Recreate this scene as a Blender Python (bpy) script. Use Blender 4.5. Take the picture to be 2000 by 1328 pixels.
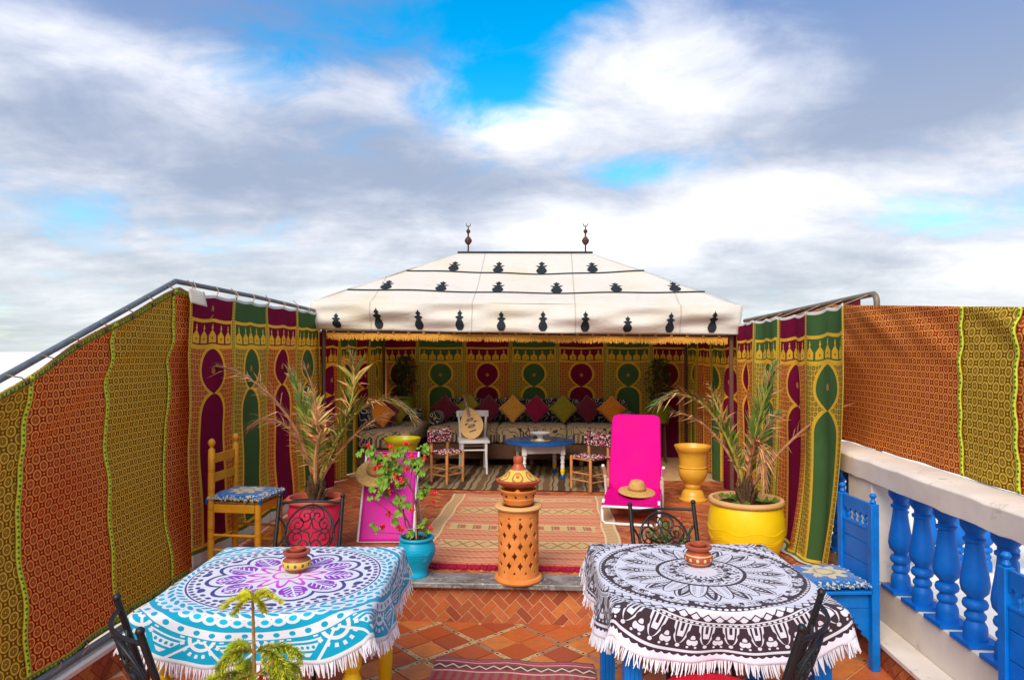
import bpy, bmesh, math, random
from math import sin, cos, pi, radians, sqrt, atan2
from mathutils import Vector, Matrix
random.seed(7)
S = bpy.context.scene
COL = S.collection
for o in list(bpy.data.objects): bpy.data.objects.remove(o)

# ------------------------------------------------------------------ camera
cam = bpy.data.cameras.new('camera'); camo = bpy.data.objects.new('camera', cam); COL.objects.link(camo)
cam.sensor_width = 36; cam.lens = 24.0; cam.clip_start = 0.05; cam.clip_end = 5000
camo.location = (0, 0, 1.75); camo.rotation_euler = (radians(90.9), 0, radians(3.434))
S.camera = camo
S.render.resolution_x = 1024; S.render.resolution_y = 679

# ------------------------------------------------------------------ shader expressions
class E:
    nt = None
    def __init__(s, v): s.v = v.v if isinstance(v, E) else v
    @staticmethod
    def m(op, *a):
        n = E.nt.nodes.new('ShaderNodeMath'); n.operation = op
        for i, x in enumerate(a):
            x = x.v if isinstance(x, E) else x
            if isinstance(x, (int, float)): n.inputs[i].default_value = x
            else: E.nt.links.new(x, n.inputs[i])
        return E(n.outputs[0])
    def __add__(a, b): return E.m('ADD', a, b)
    __radd__ = __add__
    def __sub__(a, b): return E.m('SUBTRACT', a, b)
    def __rsub__(a, b): return E.m('SUBTRACT', b, a)
    def __mul__(a, b): return E.m('MULTIPLY', a, b)
    __rmul__ = __mul__
    def __truediv__(a, b): return E.m('DIVIDE', a, b)
    def __rtruediv__(a, b): return E.m('DIVIDE', b, a)
    def __neg__(a): return E.m('MULTIPLY', a, -1.0)
    def __lt__(a, b): return E.m('LESS_THAN', a, b)
    def __gt__(a, b): return E.m('GREATER_THAN', a, b)
    def __and__(a, b): return E.m('MULTIPLY', a, b)
    def __or__(a, b): return E.m('MAXIMUM', a, b)
def eabs(a): return E.m('ABSOLUTE', a)
def esqrt(a): return E.m('SQRT', E.m('MAXIMUM', a, 0.0))
def emin(a, b): return E.m('MINIMUM', a, b)
def emax(a, b): return E.m('MAXIMUM', a, b)
def efr(a): return E.m('FRACT', a)
def efl(a): return E.m('FLOOR', a)
def esin(a): return E.m('SINE', a)
def ecos(a): return E.m('COSINE', a)
def eatan2(a, b): return E.m('ARCTAN2', a, b)
def epow(a, b): return E.m('POWER', a, b)
def enot(a): return 1.0 - a
def band(x, a, b): return (x > a) & (x < b)
def esel(f, a, b): return a * f + b * (1.0 - f)
def smooth(x, a, b):
    n = E.nt.nodes.new('ShaderNodeMapRange'); n.interpolation_type = 'SMOOTHSTEP'
    E.nt.links.new(x.v, n.inputs[0]); n.inputs[1].default_value = a; n.inputs[2].default_value = b
    return E(n.outputs[0])
def setin(sock, v):
    if isinstance(v, E): v = v.v
    if isinstance(v, (int, float)): sock.default_value = v
    elif isinstance(v, tuple): sock.default_value = (v + (1.0,))[:4] if len(sock.default_value) == 4 else v
    else: E.nt.links.new(v, sock)
def mixc(f, a, b):
    n = E.nt.nodes.new('ShaderNodeMix'); n.data_type = 'RGBA'
    setin(n.inputs[0], f); setin(n.inputs[6], a); setin(n.inputs[7], b)
    return n.outputs[2]
def noise(vec=None, scale=5.0, detail=3.0, rough=0.5, dist=0.0, out=0):
    n = E.nt.nodes.new('ShaderNodeTexNoise'); n.inputs['Scale'].default_value = scale
    n.inputs['Detail'].default_value = detail; n.inputs['Roughness'].default_value = rough
    n.inputs['Distortion'].default_value = dist
    if vec is not None: E.nt.links.new(vec, n.inputs['Vector'])
    return E(n.outputs[out])
def voro(vec=None, scale=5.0, out='Distance', feature='F1'):
    n = E.nt.nodes.new('ShaderNodeTexVoronoi'); n.feature = feature; n.inputs['Scale'].default_value = scale
    if vec is not None: E.nt.links.new(vec, n.inputs['Vector'])
    return E(n.outputs[out])
def texco(kind='Object'):
    n = E.nt.nodes.new('ShaderNodeTexCoord'); return n.outputs[kind]
def sep(sock):
    n = E.nt.nodes.new('ShaderNodeSeparateXYZ'); E.nt.links.new(sock, n.inputs[0])
    return E(n.outputs[0]), E(n.outputs[1]), E(n.outputs[2])
def comb(x, y, z):
    n = E.nt.nodes.new('ShaderNodeCombineXYZ'); setin(n.inputs[0], x); setin(n.inputs[1], y); setin(n.inputs[2], z)
    return n.outputs[0]
def uvm():
    n = E.nt.nodes.new('ShaderNodeUVMap'); n.uv_map = 'uv'
    u, v, _ = sep(n.outputs[0]); return u, v

# ------------------------------------------------------------------ world: daylight sky with broken cloud
SUN_EL, SUN_AZ = radians(42), radians(197)      # sun behind and left of the viewer
W = bpy.data.worlds.new('World'); S.world = W; W.use_nodes = True
W.cycles.sampling_method = 'MANUAL'; W.cycles.sample_map_resolution = 512
S.cycles.max_bounces = 6; S.cycles.diffuse_bounces = 4; S.cycles.glossy_bounces = 2
E.nt = W.node_tree; E.nt.nodes.clear()
sky = E.nt.nodes.new('ShaderNodeTexSky'); sky.sky_type = 'NISHITA'; sky.sun_disc = False
sky.sun_elevation = SUN_EL; sky.sun_rotation = SUN_AZ; sky.altitude = 100; sky.air_density = 1.0
sky.dust_density = 0.4; sky.ozone_density = 2.5
dx, dy, dz = sep(texco('Generated'))
hs = E.nt.nodes.new('ShaderNodeHueSaturation'); hs.inputs['Saturation'].default_value = 1.5; hs.inputs['Hue'].default_value = 0.485
hs.inputs['Value'].default_value = 1.45
E.nt.links.new(sky.outputs[0], hs.inputs['Color'])
up = emax(dz, 0.0) + 0.16
pv = comb(dx / up, dy / up, 0.37)
wob = noise(pv, 0.9, 2.0, 0.5)
dv = comb(dx * 1.0, dy * 1.0, dz * 2.2)
n3 = noise(dv, 6.5, 8.0, 0.60, 0.4)
n1 = noise(pv, 0.62, 5.0, 0.55, 0.5) * 0.60 + n3 * 0.40
n2 = noise(comb(dx / up + 3.1, dy / up * 1.6 + 7.7, wob), 1.0, 6.0, 0.60)
az = eatan2(dx, dy) * 57.2958; el = E.m('ARCSINE', dz) * 57.2958
def blob(a0, e0, sa, se, k):
    q = (az - a0) / sa; w = (el - e0) / se
    return E.m('EXPONENT', -(q * q + w * w)) * k
clearing = blob(1, 31, 12, 6, .30) + blob(-5, 21, 7, 5, .34) + blob(8, 14.5, 8, 2.0, .15) + blob(-22, 22, 8, 4, .12) + blob(-12, 30, 16, 5, .10) + blob(27, 10, 9, 2.0, .05)
bright = blob(10, 22, 11, 4.5, .40) + blob(18, 12, 14, 2.6, .42) + blob(-34, 21, 12, 3, .30) + blob(-12, 20, 8, 2.4, .26) + blob(-3, 18, 5, 2, .4) + blob(6, 9, 14, 2.5, .34) + blob(33, 6, 12, 2.4, .4) + blob(-20, 5, 30, 6, .10)
dark = blob(-29, 29, 20, 6, .62) + blob(30, 28, 16, 7, .42) + blob(26, 17, 10, 3.6, .26) + blob(24, 5.6, 9, 1.5, .3) + blob(-14, 14, 16, 4, .12) + blob(14, 8, 8, 1.3, .2) + blob(32, 24, 9, 6, .16)
dens = smooth(n1 - clearing + bright * 0.25 + dark * 0.15, 0.27, 0.50)
lum = smooth(n2 * 0.55 + n3 * 0.42 + n1 * 0.15 + bright * 0.80 - dark * 0.75, 0.42, 1.02)
greyc = mixc(smooth(el, 14.0, 30.0), mixc(smooth(el, 0.0, 13.0), (3.3, 3.7, 3.9), (2.2, 2.65, 3.6)), (1.0, 1.8, 3.7))
cloudc = mixc(lum, greyc, (7.6, 7.5, 7.6))
skyc = mixc(dens, hs.outputs[0], cloudc)
bg = E.nt.nodes.new('ShaderNodeBackground'); bg.inputs[1].default_value = 0.056
E.nt.links.new(skyc, bg.inputs[0])
wo = E.nt.nodes.new('ShaderNodeOutputWorld'); E.nt.links.new(bg.outputs[0], wo.inputs[0])

# ------------------------------------------------------------------ sun through thin cloud
sl = bpy.data.lights.new('sun', 'SUN'); sl.energy = 1.25; sl.angle = radians(40); sl.color = (1.0, 0.92, 0.80)
so = bpy.data.objects.new('sun', sl); COL.objects.link(so)
so.rotation_euler = (radians(90) - SUN_EL, 0, -SUN_AZ + pi)   # light comes from that azimuth
sd = Vector((sin(SUN_AZ) * cos(SUN_EL), cos(SUN_AZ) * cos(SUN_EL), sin(SUN_EL)))
so.rotation_euler = sd.to_track_quat('Z', 'Y').to_euler()

S.view_settings.view_transform = 'Standard'; S.view_settings.look = 'None'
S.view_settings.gamma = 1.0; S.view_settings.use_curve_mapping = False
S.view_settings.exposure = 1.7

# ------------------------------------------------------------------ mesh helpers
def tag(o, label=None, cat=None, group=None, kind=None):
    if label: o['label'] = label
    if cat: o['category'] = cat
    if group: o['group'] = group
    if kind: o['kind'] = kind
    return o
def thing(name, label, cat, loc=(0, 0, 0), rz=0.0, group=None):
    o = bpy.data.objects.new(name, None); COL.objects.link(o); o.empty_display_size = 0.1
    o.location = loc; o.rotation_euler = (0, 0, rz); return tag(o, label, cat, group)
def link(name, me, parent=None):
    o = bpy.data.objects.new(name, me); COL.objects.link(o)
    if parent is not None: o.parent = parent
    return o
def copy_tree(o, parent=None):
    c = o.copy(); COL.objects.link(c); c.parent = parent
    for ch in [x for x in bpy.data.objects if x.parent == o]: copy_tree(ch, c)
    return c
class MB:
    def __init__(s): s.v = []; s.f = []; s.mi = []; s.uv = {}
    def add(s, vs, fs, mi=0, uvs=None, M=None):
        b = len(s.v)
        if M is not None: vs = [M @ Vector(p) for p in vs]
        s.v += [tuple(p) for p in vs]
        for k, f in enumerate(fs):
            if uvs: s.uv[len(s.f)] = [uvs[i] for i in f]
            s.f.append([b + i for i in f]); s.mi.append(mi)
        return s
    def box(s, x0, x1, y0, y1, z0, z1, mi=0, M=None):
        vs = [(x0,y0,z0),(x1,y0,z0),(x1,y1,z0),(x0,y1,z0),(x0,y0,z1),(x1,y0,z1),(x1,y1,z1),(x0,y1,z1)]
        return s.add(vs, [(3,2,1,0),(4,5,6,7),(0,1,5,4),(1,2,6,5),(2,3,7,6),(3,0,4,7)], mi, M=M)
    def bar(s, a, b, w, h, mi=0, up=(0,0,1)):
        a = Vector(a); b = Vector(b); d = (b - a); L = d.length; d.normalize()
        u = Vector(up); x = d.cross(u)
        if x.length < 1e-4: x = d.cross(Vector((0,1,0)))
        x.normalize(); z = x.cross(d)
        M = Matrix((x, d, z)).transposed().to_4x4(); M.translation = a
        return s.box(-w/2, w/2, 0, L, -h/2, h/2, mi, M)
    def tube(s, pts, r, seg=8, mi=0, closed=False, cap=True):
        pts = [Vector(p) for p in pts]; n = len(pts)
        R = r if isinstance(r, (list, tuple)) else [r] * n
        vs = []; fs = []; prev = None
        for i, p in enumerate(pts):
            if closed: t = pts[(i+1) % n] - pts[i-1]
            else: t = pts[min(i+1, n-1)] - pts[max(i-1, 0)]
            if t.length < 1e-9: t = Vector((0,0,1))
            t.normalize()
            if prev is None:
                a = t.orthogonal().normalized()
            else:
                a = prev - t * prev.dot(t)
                a = a.normalized() if a.length > 1e-6 else t.orthogonal().normalized()
            prev = a; b = t.cross(a)
            for k in range(seg):
                q = 2*pi*k/seg; vs.append(p + (a*cos(q) + b*sin(q)) * R[i])
        m = n if closed else n-1
        for i in range(m):
            j = (i+1) % n
            for k in range(seg):
                k2 = (k+1) % seg; fs.append((i*seg+k, i*seg+k2, j*seg+k2, j*seg+k))
        if cap and not closed:
            fs.append(tuple(range(seg-1, -1, -1))); fs.append(tuple((n-1)*seg + k for k in range(seg)))
        return s.add(vs, fs, mi)
    def lathe(s, prof, seg=32, c=(0,0,0), mi=0, uv=False, M=None):
        vs = []; fs = []; uvs = []; L = 0
        for i, (r, z) in enumerate(prof):
            if i: L += math.hypot(r - prof[i-1][0], z - prof[i-1][1])
            for k in range(seg + 1):
                q = 2*pi*k/seg; vs.append((c[0] + r*cos(q), c[1] + r*sin(q), c[2] + z)); uvs.append((k/seg, z))
        w = seg + 1
        for i in range(len(prof)-1):
            for k in range(seg): fs.append((i*w+k, i*w+k+1, (i+1)*w+k+1, (i+1)*w+k))
        return s.add(vs, fs, mi, uvs, M)
    def grid(s, fn, nu, nv, mi=0, uvfn=None, closed_u=False):
        vs = []; uvs = []; fs = []
        for j in range(nv+1):
            for i in range(nu+1):
                a, b = i/nu, j/nv; vs.append(fn(a, b)); uvs.append(uvfn(a, b) if uvfn else (a, b))
        for j in range(nv):
            for i in range(nu):
                k = j*(nu+1)+i; fs.append((k, k+1, k+nu+2, k+nu+1))
        return s.add(vs, fs, mi, uvs)
    def prism(s, poly, h0, h1, ax='z', mi=0, M=None):
        n = len(poly)
        def P(p, h): return {'z': (p[0], p[1], h), 'y': (p[0], h, p[1]), 'x': (h, p[0], p[1])}[ax]
        vs = [P(p, h0) for p in poly] + [P(p, h1) for p in poly]
        fs = [tuple(range(n-1, -1, -1)), tuple(range(n, 2*n))] + [(i, (i+1) % n, n+(i+1) % n, n+i) for i in range(n)]
        return s.add(vs, fs, mi, M=M)
    def ball(s, c, r, seg=10, rings=6, mi=0, sc=(1,1,1)):
        pr = [(max(1e-5, r*sin(pi*i/rings)), -r*cos(pi*i/rings)) for i in range(rings+1)]
        M = Matrix.Translation(c) @ Matrix.Diagonal((*sc, 1)); return s.lathe(pr, seg, mi=mi, M=M)
    def mesh(s, name, mats=None, smooth=True, ang=40, merge=True):
        me = bpy.data.meshes.new(name); me.from_pydata(s.v, [], s.f)
        if mats is not None:
            for m in (mats if isinstance(mats, (list, tuple)) else [mats]): me.materials.append(m)
        if any(s.mi): me.polygons.foreach_set('material_index', s.mi)
        if s.uv:
            ul = me.uv_layers.new(name='uv'); d = ul.data
            for p in me.polygons:
                q = s.uv.get(p.index)
                if q:
                    for k, li in enumerate(p.loop_indices): d[li].uv = q[k]
        bm = bmesh.new(); bm.from_mesh(me)
        if merge: bmesh.ops.remove_doubles(bm, verts=bm.verts, dist=2e-5)
        bmesh.ops.recalc_face_normals(bm, faces=bm.faces); bm.to_mesh(me); bm.free()
        if smooth:
            me.polygons.foreach_set('use_smooth', [True] * len(me.polygons))
            me.set_sharp_from_angle(angle=radians(ang))
        return me
    def build(s, name, mats, parent=None, smooth=True, bevel=0.0, ang=40, thick=0.0, sub=0, merge=True, off=0.0):
        o = link(name, s.mesh(name, mats, smooth, ang, merge), parent)
        if thick:
            m = o.modifiers.new('thickness', 'SOLIDIFY'); m.thickness = thick; m.offset = off
        if bevel:
            m = o.modifiers.new('edge', 'BEVEL'); m.width = bevel; m.segments = 2; m.limit_method = 'ANGLE'; m.angle_limit = radians(35)
        if sub:
            m = o.modifiers.new('smooth', 'SUBSURF'); m.levels = sub; m.render_levels = sub
        return o
def arc(c, r, a0, a1, n, plane='xz', off=0.0):
    out = []
    for i in range(n+1):
        q = a0 + (a1-a0)*i/n; p = (c[0] + r*cos(q), c[1] + r*sin(q))
        out.append({'xz': (p[0], off, p[1]), 'xy': (p[0], p[1], off)}[plane])
    return out
def spiral(c, r0, r1, a0, turns, n, off=0.0):
    out = []
    for i in range(n+1):
        t = i/n; q = a0 + turns*2*pi*t; r = r0 + (r1-r0)*t
        out.append((c[0] + r*cos(q), off, c[1] + r*sin(q)))
    return out
def turned(segs, z0, base):
    """profile of a turned leg from (dz, radius factor) pairs"""
    pr = [(1e-4, z0)]; z = z0
    for dz, k in segs: z += dz; pr.append((base*k, z))
    pr.append((1e-4, z)); return pr
def clip_poly(poly, x0, x1, y0, y1):
    for ax, lim, sg in ((0, x0, 1), (0, x1, -1), (1, y0, 1), (1, y1, -1)):
        out = []
        for i in range(len(poly)):
            a, b = poly[i-1], poly[i]; da, db = (a[ax]-lim)*sg, (b[ax]-lim)*sg
            if da >= 0: out.append(a)
            if da*db < 0:
                t = da/(da-db); out.append((a[0]+(b[0]-a[0])*t, a[1]+(b[1]-a[1])*t))
        poly = out
        if len(poly) < 3: return []
    return poly

# ------------------------------------------------------------------ materials
def newmat(name):
    m = bpy.data.materials.new(name); m.use_nodes = True; E.nt = m.node_tree; E.nt.nodes.clear()
    b = E.nt.nodes.new('ShaderNodeBsdfPrincipled'); o = E.nt.nodes.new('ShaderNodeOutputMaterial')
    E.nt.links.new(b.outputs[0], o.inputs[0]); return m, b
def bump(b, h, strength=0.3, dist=0.01):
    n = E.nt.nodes.new('ShaderNodeBump'); n.inputs['Strength'].default_value = strength; n.inputs['Distance'].default_value = dist
    E.nt.links.new(h.v, n.inputs['Height']); E.nt.links.new(n.outputs[0], b.inputs['Normal'])
def finish(b, col, rough=0.6, spec=0.3, h=None, bs=0.3, bd=0.01, metal=0.0, sheen=0.0):
    setin(b.inputs['Base Color'], col); setin(b.inputs['Roughness'], rough); b.inputs['Specular IOR Level'].default_value = spec
    b.inputs['Metallic'].default_value = metal
    if sheen: b.inputs['Sheen Weight'].default_value = sheen
    if h is not None: bump(b, h, bs, bd)
def let_through(b, c, k):
    """thin cloth: part of the light passes"""
    tr = E.nt.nodes.new('ShaderNodeBsdfTranslucent'); mx = E.nt.nodes.new('ShaderNodeMixShader'); mx.inputs[0].default_value = k
    setin(tr.inputs[0], c); E.nt.links.new(b.outputs[0], mx.inputs[1]); E.nt.links.new(tr.outputs[0], mx.inputs[2])
    E.nt.links.new(mx.outputs[0], [n for n in E.nt.nodes if n.type == 'OUTPUT_MATERIAL'][0].inputs[0])
def scale3(c, k): return tuple(min(1.0, x*k) for x in c)
def plain(name, col, rough=0.55, var=0.18, scale=9.0, bs=0.15, spec=0.35, metal=0.0, col2=None, wear=None, sheen=0.0, bscale=None, bd=0.004):
    m, b = newmat(name); co = texco('Object')
    n = noise(co, scale, 5.0, 0.6); f = smooth(n, 0.3, 0.7)
    c = mixc(f, scale3(col, 1-var), scale3(col2 or col, 1+var*0.6))
    big = noise(co, scale * 0.35 + 0.8, 4.0, 0.65); c = mixc(smooth(big, 0.48, 0.78) * 0.30, c, scale3(col, 0.62))
    if wear:
        w = smooth(noise(co, scale*2.3, 6.0, 0.7), 0.60, 0.70); c = mixc(w * 0.7, c, wear)
    h = noise(co, bscale or scale*6, 4.0, 0.6)
    r = emin(emax(n * 0.3 + (rough - 0.15), 0.05), 1.0)
    finish(b, c, r, spec, h, bs, bd, metal, sheen); return m
def randcol(b_cols, name, rough=0.6, grain=30.0, bs=0.25, spec=0.3, amount=1.0):
    """one of several colours for each piece"""
    m, b = newmat(name)
    gi = E.nt.nodes.new('ShaderNodeNewGeometry'); oi = E.nt.nodes.new('ShaderNodeObjectInfo')
    r = efr(E(gi.outputs['Random Per Island']) + E(oi.outputs['Random']))
    cr = E.nt.nodes.new('ShaderNodeValToRGB'); cr.color_ramp.interpolation = 'CONSTANT'
    els = cr.color_ramp.elements
    for i, c in enumerate(b_cols):
        e = els[i] if i < 2 else els.new(0.5)
        e.position = i/len(b_cols); e.color = (*c, 1)
    E.nt.links.new(r.v, cr.inputs[0])
    gp = E.nt.nodes.new('ShaderNodeNewGeometry'); pos = gp.outputs['Position']
    n = noise(pos, grain, 5.0, 0.65); n2 = noise(pos, 3.0, 4.0, 0.6)
    c = mixc(smooth(n, 0.3, 0.75) * 0.45, cr.outputs[0], (0.30, 0.09, 0.035))
    c = mixc(smooth(n2, 0.5, 0.8) * 0.25, c, (0.42, 0.20, 0.10))
    finish(b, c, n * 0.3 + (rough - 0.15), spec, n, bs, 0.003); return m

M = {}
YEL = (0.94, 0.60, 0.045)
def rosette(u, v, px=0.075, py=0.075, R=0.024, t=0.0045):
    def cell(a, b):
        return (efr(a) - 0.5) * px, (efr(b) - 0.5) * py
    x1, y1 = cell(u / px, v / py); x2, y2 = cell(u / px + 0.5, v / py + 0.5)
    r1 = esqrt(x1*x1 + y1*y1); r2 = esqrt(x2*x2 + y2*y2); s = r1 < r2
    r = emin(r1, r2); th = eatan2(esel(s, y1, y2), esel(s, x1, x2))
    ring = eabs(r - R) < t
    spoke = (ecos(th * 12.0) > 0.15) & band(r, R*0.36, R*0.70)
    dot = r < R*0.24
    x3, y3 = cell(u / px + 0.5, v / py); x4, y4 = cell(u / px, v / py + 0.5)
    dia = emin(eabs(x3) + eabs(y3)*0.8, eabs(x4)*0.8 + eabs(y4)); star = dia < px*0.075
    x5, y5 = cell(u / px * 2.0 + 0.5, v / py * 2.0 + 0.5)
    net = eabs(eabs(x5) + eabs(y5) - px*0.40) < px*0.03
    return ring | dot | star, spoke, net & (r > R*1.3)
def fold_light(n): return n
def print_cloth(name, ground, motif, mid):
    m, b = newmat(name); u, v = uvm(); co = texco('Object')
    w = noise(co, 3.0, 2.0) * 0.010
    a, sp, net = rosette(u + w, v + w, 0.088, 0.077, 0.0225, 0.0042)
    c = mixc(net * 0.15, ground, mid); c = mixc(sp * 0.75, c, motif); c = mixc(a, c, motif)
    st = noise(co, 1.3, 4.0, 0.6); c = mixc(smooth(st, 0.45, 0.75) * 0.3, c, scale3(ground, 1.5))
    f = noise(co, 240.0, 2.0); finish(b, c, 0.9, 0.06, f + a*0.6 + noise(co, 5.0, 3.0, 0.6) * 6.0, 0.35, 0.003); let_through(b, c, 0.36); return m
M['print_red'] = print_cloth('printed cotton red', (0.36, 0.034, 0.008), (0.96, 0.44, 0.11), (0.62, 0.12, 0.03))
M['print_olive'] = print_cloth('printed cotton olive', (0.235, 0.125, 0.006), (0.90, 0.62, 0.10), (0.50, 0.30, 0.03))
def trim_mat(name, base, tick):
    m, b = newmat(name); u, v = uvm()
    a = (efr(v / 0.024) < 0.55) & (eabs(u) < 0.45) & (eabs(efr(v / 0.048) - 0.5 + u * 0.35) > 0.12)
    e = eabs(u) > 0.78
    c = mixc(a, base, tick); c = mixc(e, c, (0.55, 0.36, 0.02))
    finish(b, c, 0.7, 0.2, noise(texco('Object'), 200.0), 0.3, 0.002); return m
M['trim_lime'] = trim_mat('woven lime trim', (0.72, 0.80, 0.05), (0.06, 0.20, 0.03))
M['trim_green'] = trim_mat('woven green edging', (0.10, 0.17, 0.03), (0.50, 0.42, 0.04))

def hayti(name, main, ground, motif, yel=YEL):
    m, b = newmat(name); u, v = uvm(); co = texco('Object'); au = eabs(u)
    a, sp, net = rosette(u, v, 0.072, 0.072, 0.0215, 0.0040)
    fld = mixc(net * 0.2, ground, motif); fld = mixc(sp * 0.5, fld, motif); fld = mixc(a, fld, motif)
    # castles
    uu = (efr(u / 0.117 + 0.5) - 0.5) * 0.117; auu = eabs(uu); h = 0.338 - v
    castle = ((auu < 0.047) & band(h, 0.0, 0.052)) | ((auu < 0.047 - (h - 0.052) * 1.15) & band(h, 0.052, 0.086)) | ((auu < 0.0065) & band(h, 0.08, 0.130)) | ((auu < 0.013) & band(h, 0.100, 0.110))
    castle = castle & (esqrt(uu*uu + (h - 0.030)*(h - 0.030)) > 0.0085) & (au < 0.287)
    def key(g):
        top = (0.155 + g); q = (v - 0.54) / top; t = (v - 0.54) / (0.165 + g * 0.55)
        hw_t = esqrt(1.0 - q*q) * (0.150 + g); hw_l = (1.0 - E.m('POWER', emax(t, 0.0), 2.1)) * (0.150 + g)
        circ = (v < 0.54) & (au < hw_t) | (v > 0.54) & (v < 0.705 + g*0.55) & (au < hw_l)
        s = emin(emax((v - (0.705 - g * 0.85)) / 0.15, 0.0), 1.0)
        arch = (v > 0.705 - g*0.85) & (au < (0.158 + g) * esqrt(s * (2.0 - s))) & (v < 1.72 + g)
        return circ | arch
    c = mixc(v > 0.372, main, fld)
    c = mixc(key(0.030), c, yel); c = mixc(key(0.0), c, main)
    dd = esqrt(u*u + (v - 0.54)*(v - 0.54)); c = mixc(dd < 0.024, c, (0.60, 0.30, 0.07))
    ln = (eabs(v - 0.180) < 0.012) | band(v, 0.348, 0.374) | ((eabs(au - 0.294) < 0.008) & band(v, 0.18, 0.36)) | band(v, 1.722, 1.742)
    c = mixc(castle, c, yel); c = mixc(ln, c, yel)
    seam = au > 0.304; tick = seam & (efr(v / 0.022) < 0.5) & band(au, 0.311, 0.322)
    c = mixc(seam, c, (0.74, 0.54, 0.07)); c = mixc(tick, c, (0.16, 0.20, 0.03))
    c = mixc(v > 1.742, c, (0.16, 0.20, 0.03)); c = mixc(v > 1.768, c, (0.74, 0.70, 0.60))
    c = mixc(v < 0.022, c, (0.74, 0.70, 0.62))
    c = mixc(smooth(noise(co, 2.2, 4.0, 0.6), 0.5, 0.8) * 0.22, c, scale3(main, 2.2))
    f = noise(co, 260.0, 2.0); finish(b, c, 0.85, 0.08, f + noise(co, 7.0, 2.0) * 3.0, 0.3, 0.003)
    let_through(b, c, 0.30); return m
M['hayti_maroon'] = hayti('applique cloth maroon', (0.245, 0.008, 0.050), (0.38, 0.045, 0.010), (0.92, 0.42, 0.085))
M['hayti_green'] = hayti('applique cloth green', (0.080, 0.175, 0.055), (0.215, 0.13, 0.012), (0.82, 0.57, 0.095))

# --- table cloths, polar patterns (uv = metres from the middle)
def polar():
    u, v = uvm(); r = esqrt(u*u + v*v); th = eatan2(v, u); return u, v, r, th
def sector(th, n, ph=0.0):
    return (efr(th * (n / (2*pi)) + ph) - 0.5)          # -0.5..0.5 in each repeat
def ell(x, y, a, b_): return (x*x / (a*a) + y*y / (b_*b_)) < 1.0
def mandala_teal():
    m, b = newmat('mandala cotton turquoise'); u, v, r, th = polar(); co = texco('Object')
    WH = (0.64, 0.65, 0.69); TE = (0.0, 0.30, 0.46); TE2 = (0.0, 0.42, 0.58); NV = (0.045, 0.035, 0.20); PU = (0.24, 0.025, 0.42); PK = (0.75, 0.06, 0.55); MG = (0.55, 0.04, 0.55)
    c = WH
    s12 = sector(th, 11); x = s12 * (2*pi/11) * r
    # pink looped heart
    wv = ecos(th * 11.0)
    c = mixc(band(r, 0.050, 0.062), c, PK)
    c = mixc(eabs(r - (0.122 + wv * 0.036)) < (0.021 - eabs(wv) * 0.006), c, mixc(r > 0.12, PK, MG))
    # purple leaf petals
    pr_ = r - 0.228
    pet = ell(x, pr_, 0.058, 0.062)
    vein = (eabs(x) < 0.004) | ((eabs(efr((r * 1.0 + eabs(x) * -0.9) / 0.026) - 0.5) < 0.15) & (eabs(x) < 0.036) & (r < 0.262))
    dots = esqrt(epow((efr(x / 0.019) - 0.5) * 0.019, 2.0) + epow(r - (0.272 - x*x*7.0), 2.0)) < 0.0062
    c = mixc(pet & enot(vein) & enot(dots), c, PU)
    # navy scallops
    sc = ell(x, r - 0.250, 0.086, 0.083) ; sc2 = ell(x, r - 0.236, 0.075, 0.080)
    c = mixc(sc & enot(sc2) & (r > 0.235), c, NV)
    # ovals ring
    s44 = sector(th, 44, 0.25); c = mixc(ell(s44, r - 0.355, 0.28, 0.010), c, NV)
    s11b = sector(th, 11, 0.5); c = mixc(ell(s11b * 0.571 * r, r - 0.345, 0.024, 0.015), c, NV)
    s88 = sector(th, 70); c = mixc(ell(s88, r - 0.383, 0.32, 0.011), c, NV)
    c = mixc(band(r, 0.398, 0.407), c, NV)
    # outer teal
    s60 = sector(th + r * 1.6, 64); c = mixc(ell(s60, r - 0.432, 0.30, 0.017), c, TE)
    s61 = sector(th - r * 2.2, 58); c = mixc(ell(s61, r - 0.470, 0.36, 0.017), c, TE)
    c = mixc(r > 0.492, c, TE)
    s40 = sector(th, 58); xs = s40 * (2*pi/58) * r
    c = mixc(ell(xs, r - 0.515, 0.031, 0.026), c, WH); c = mixc(ell(xs, r - 0.513, 0.0165, 0.014), c, TE2)
    c = mixc(band(r, 0.488, 0.497), c, WH)
    c = mixc(band(r, 0.566, 0.610), c, WH); s52 = sector(th, 56); c = mixc(ell(s52 * (2*pi/56) * r, r - 0.588, 0.0135, 0.0125), c, TE)
    # edge field
    s14 = sector(th, 14); xe = s14 * (2*pi/14) * r; rr = esqrt(xe*xe + epow(r - 0.614, 2.0)) + (r < 0.616) * 9.0
    c = mixc(band(rr, 0.044, 0.060), c, WH); c = mixc(rr < 0.022, c, WH); c = mixc(rr < 0.010, c, TE)
    an = eatan2(xe, r - 0.616); c = mixc(band(rr, 0.074, 0.092) & (ecos(an * 16.0) > 0.2), c, WH)
    sb = sector(th, 14, 0.5); xb = eabs(sb * (2*pi/14) * r)
    c = mixc((eabs(xb - (0.150 - (r - 0.60) * 0.85)) < 0.008) & (xb < 0.13), c, WH)
    c = mixc(band(r, 0.632, 0.640) & (xb < 0.075), c, WH)
    c = mixc(band(r, 0.652, 0.682) & (xb < 0.062 - (r - 0.652)*0.8), c, WH); c = mixc(ell((efr(xb / 0.024) - 0.5) * 0.024, r - 0.667, 0.0075, 0.0085) & (xb < 0.05), c, TE)
    c = mixc(band(r, 0.694, 0.712) & (xb < 0.026 - (r - 0.694)), c, WH)
    c = mixc(r > 0.728, c, WH)
    f = noise(co, 300.0, 2.0); finish(b, c, 0.8, 0.2, f + noise(co, 9.0, 3.0) * 4.0, 0.3, 0.003, sheen=0.1); return m
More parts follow.
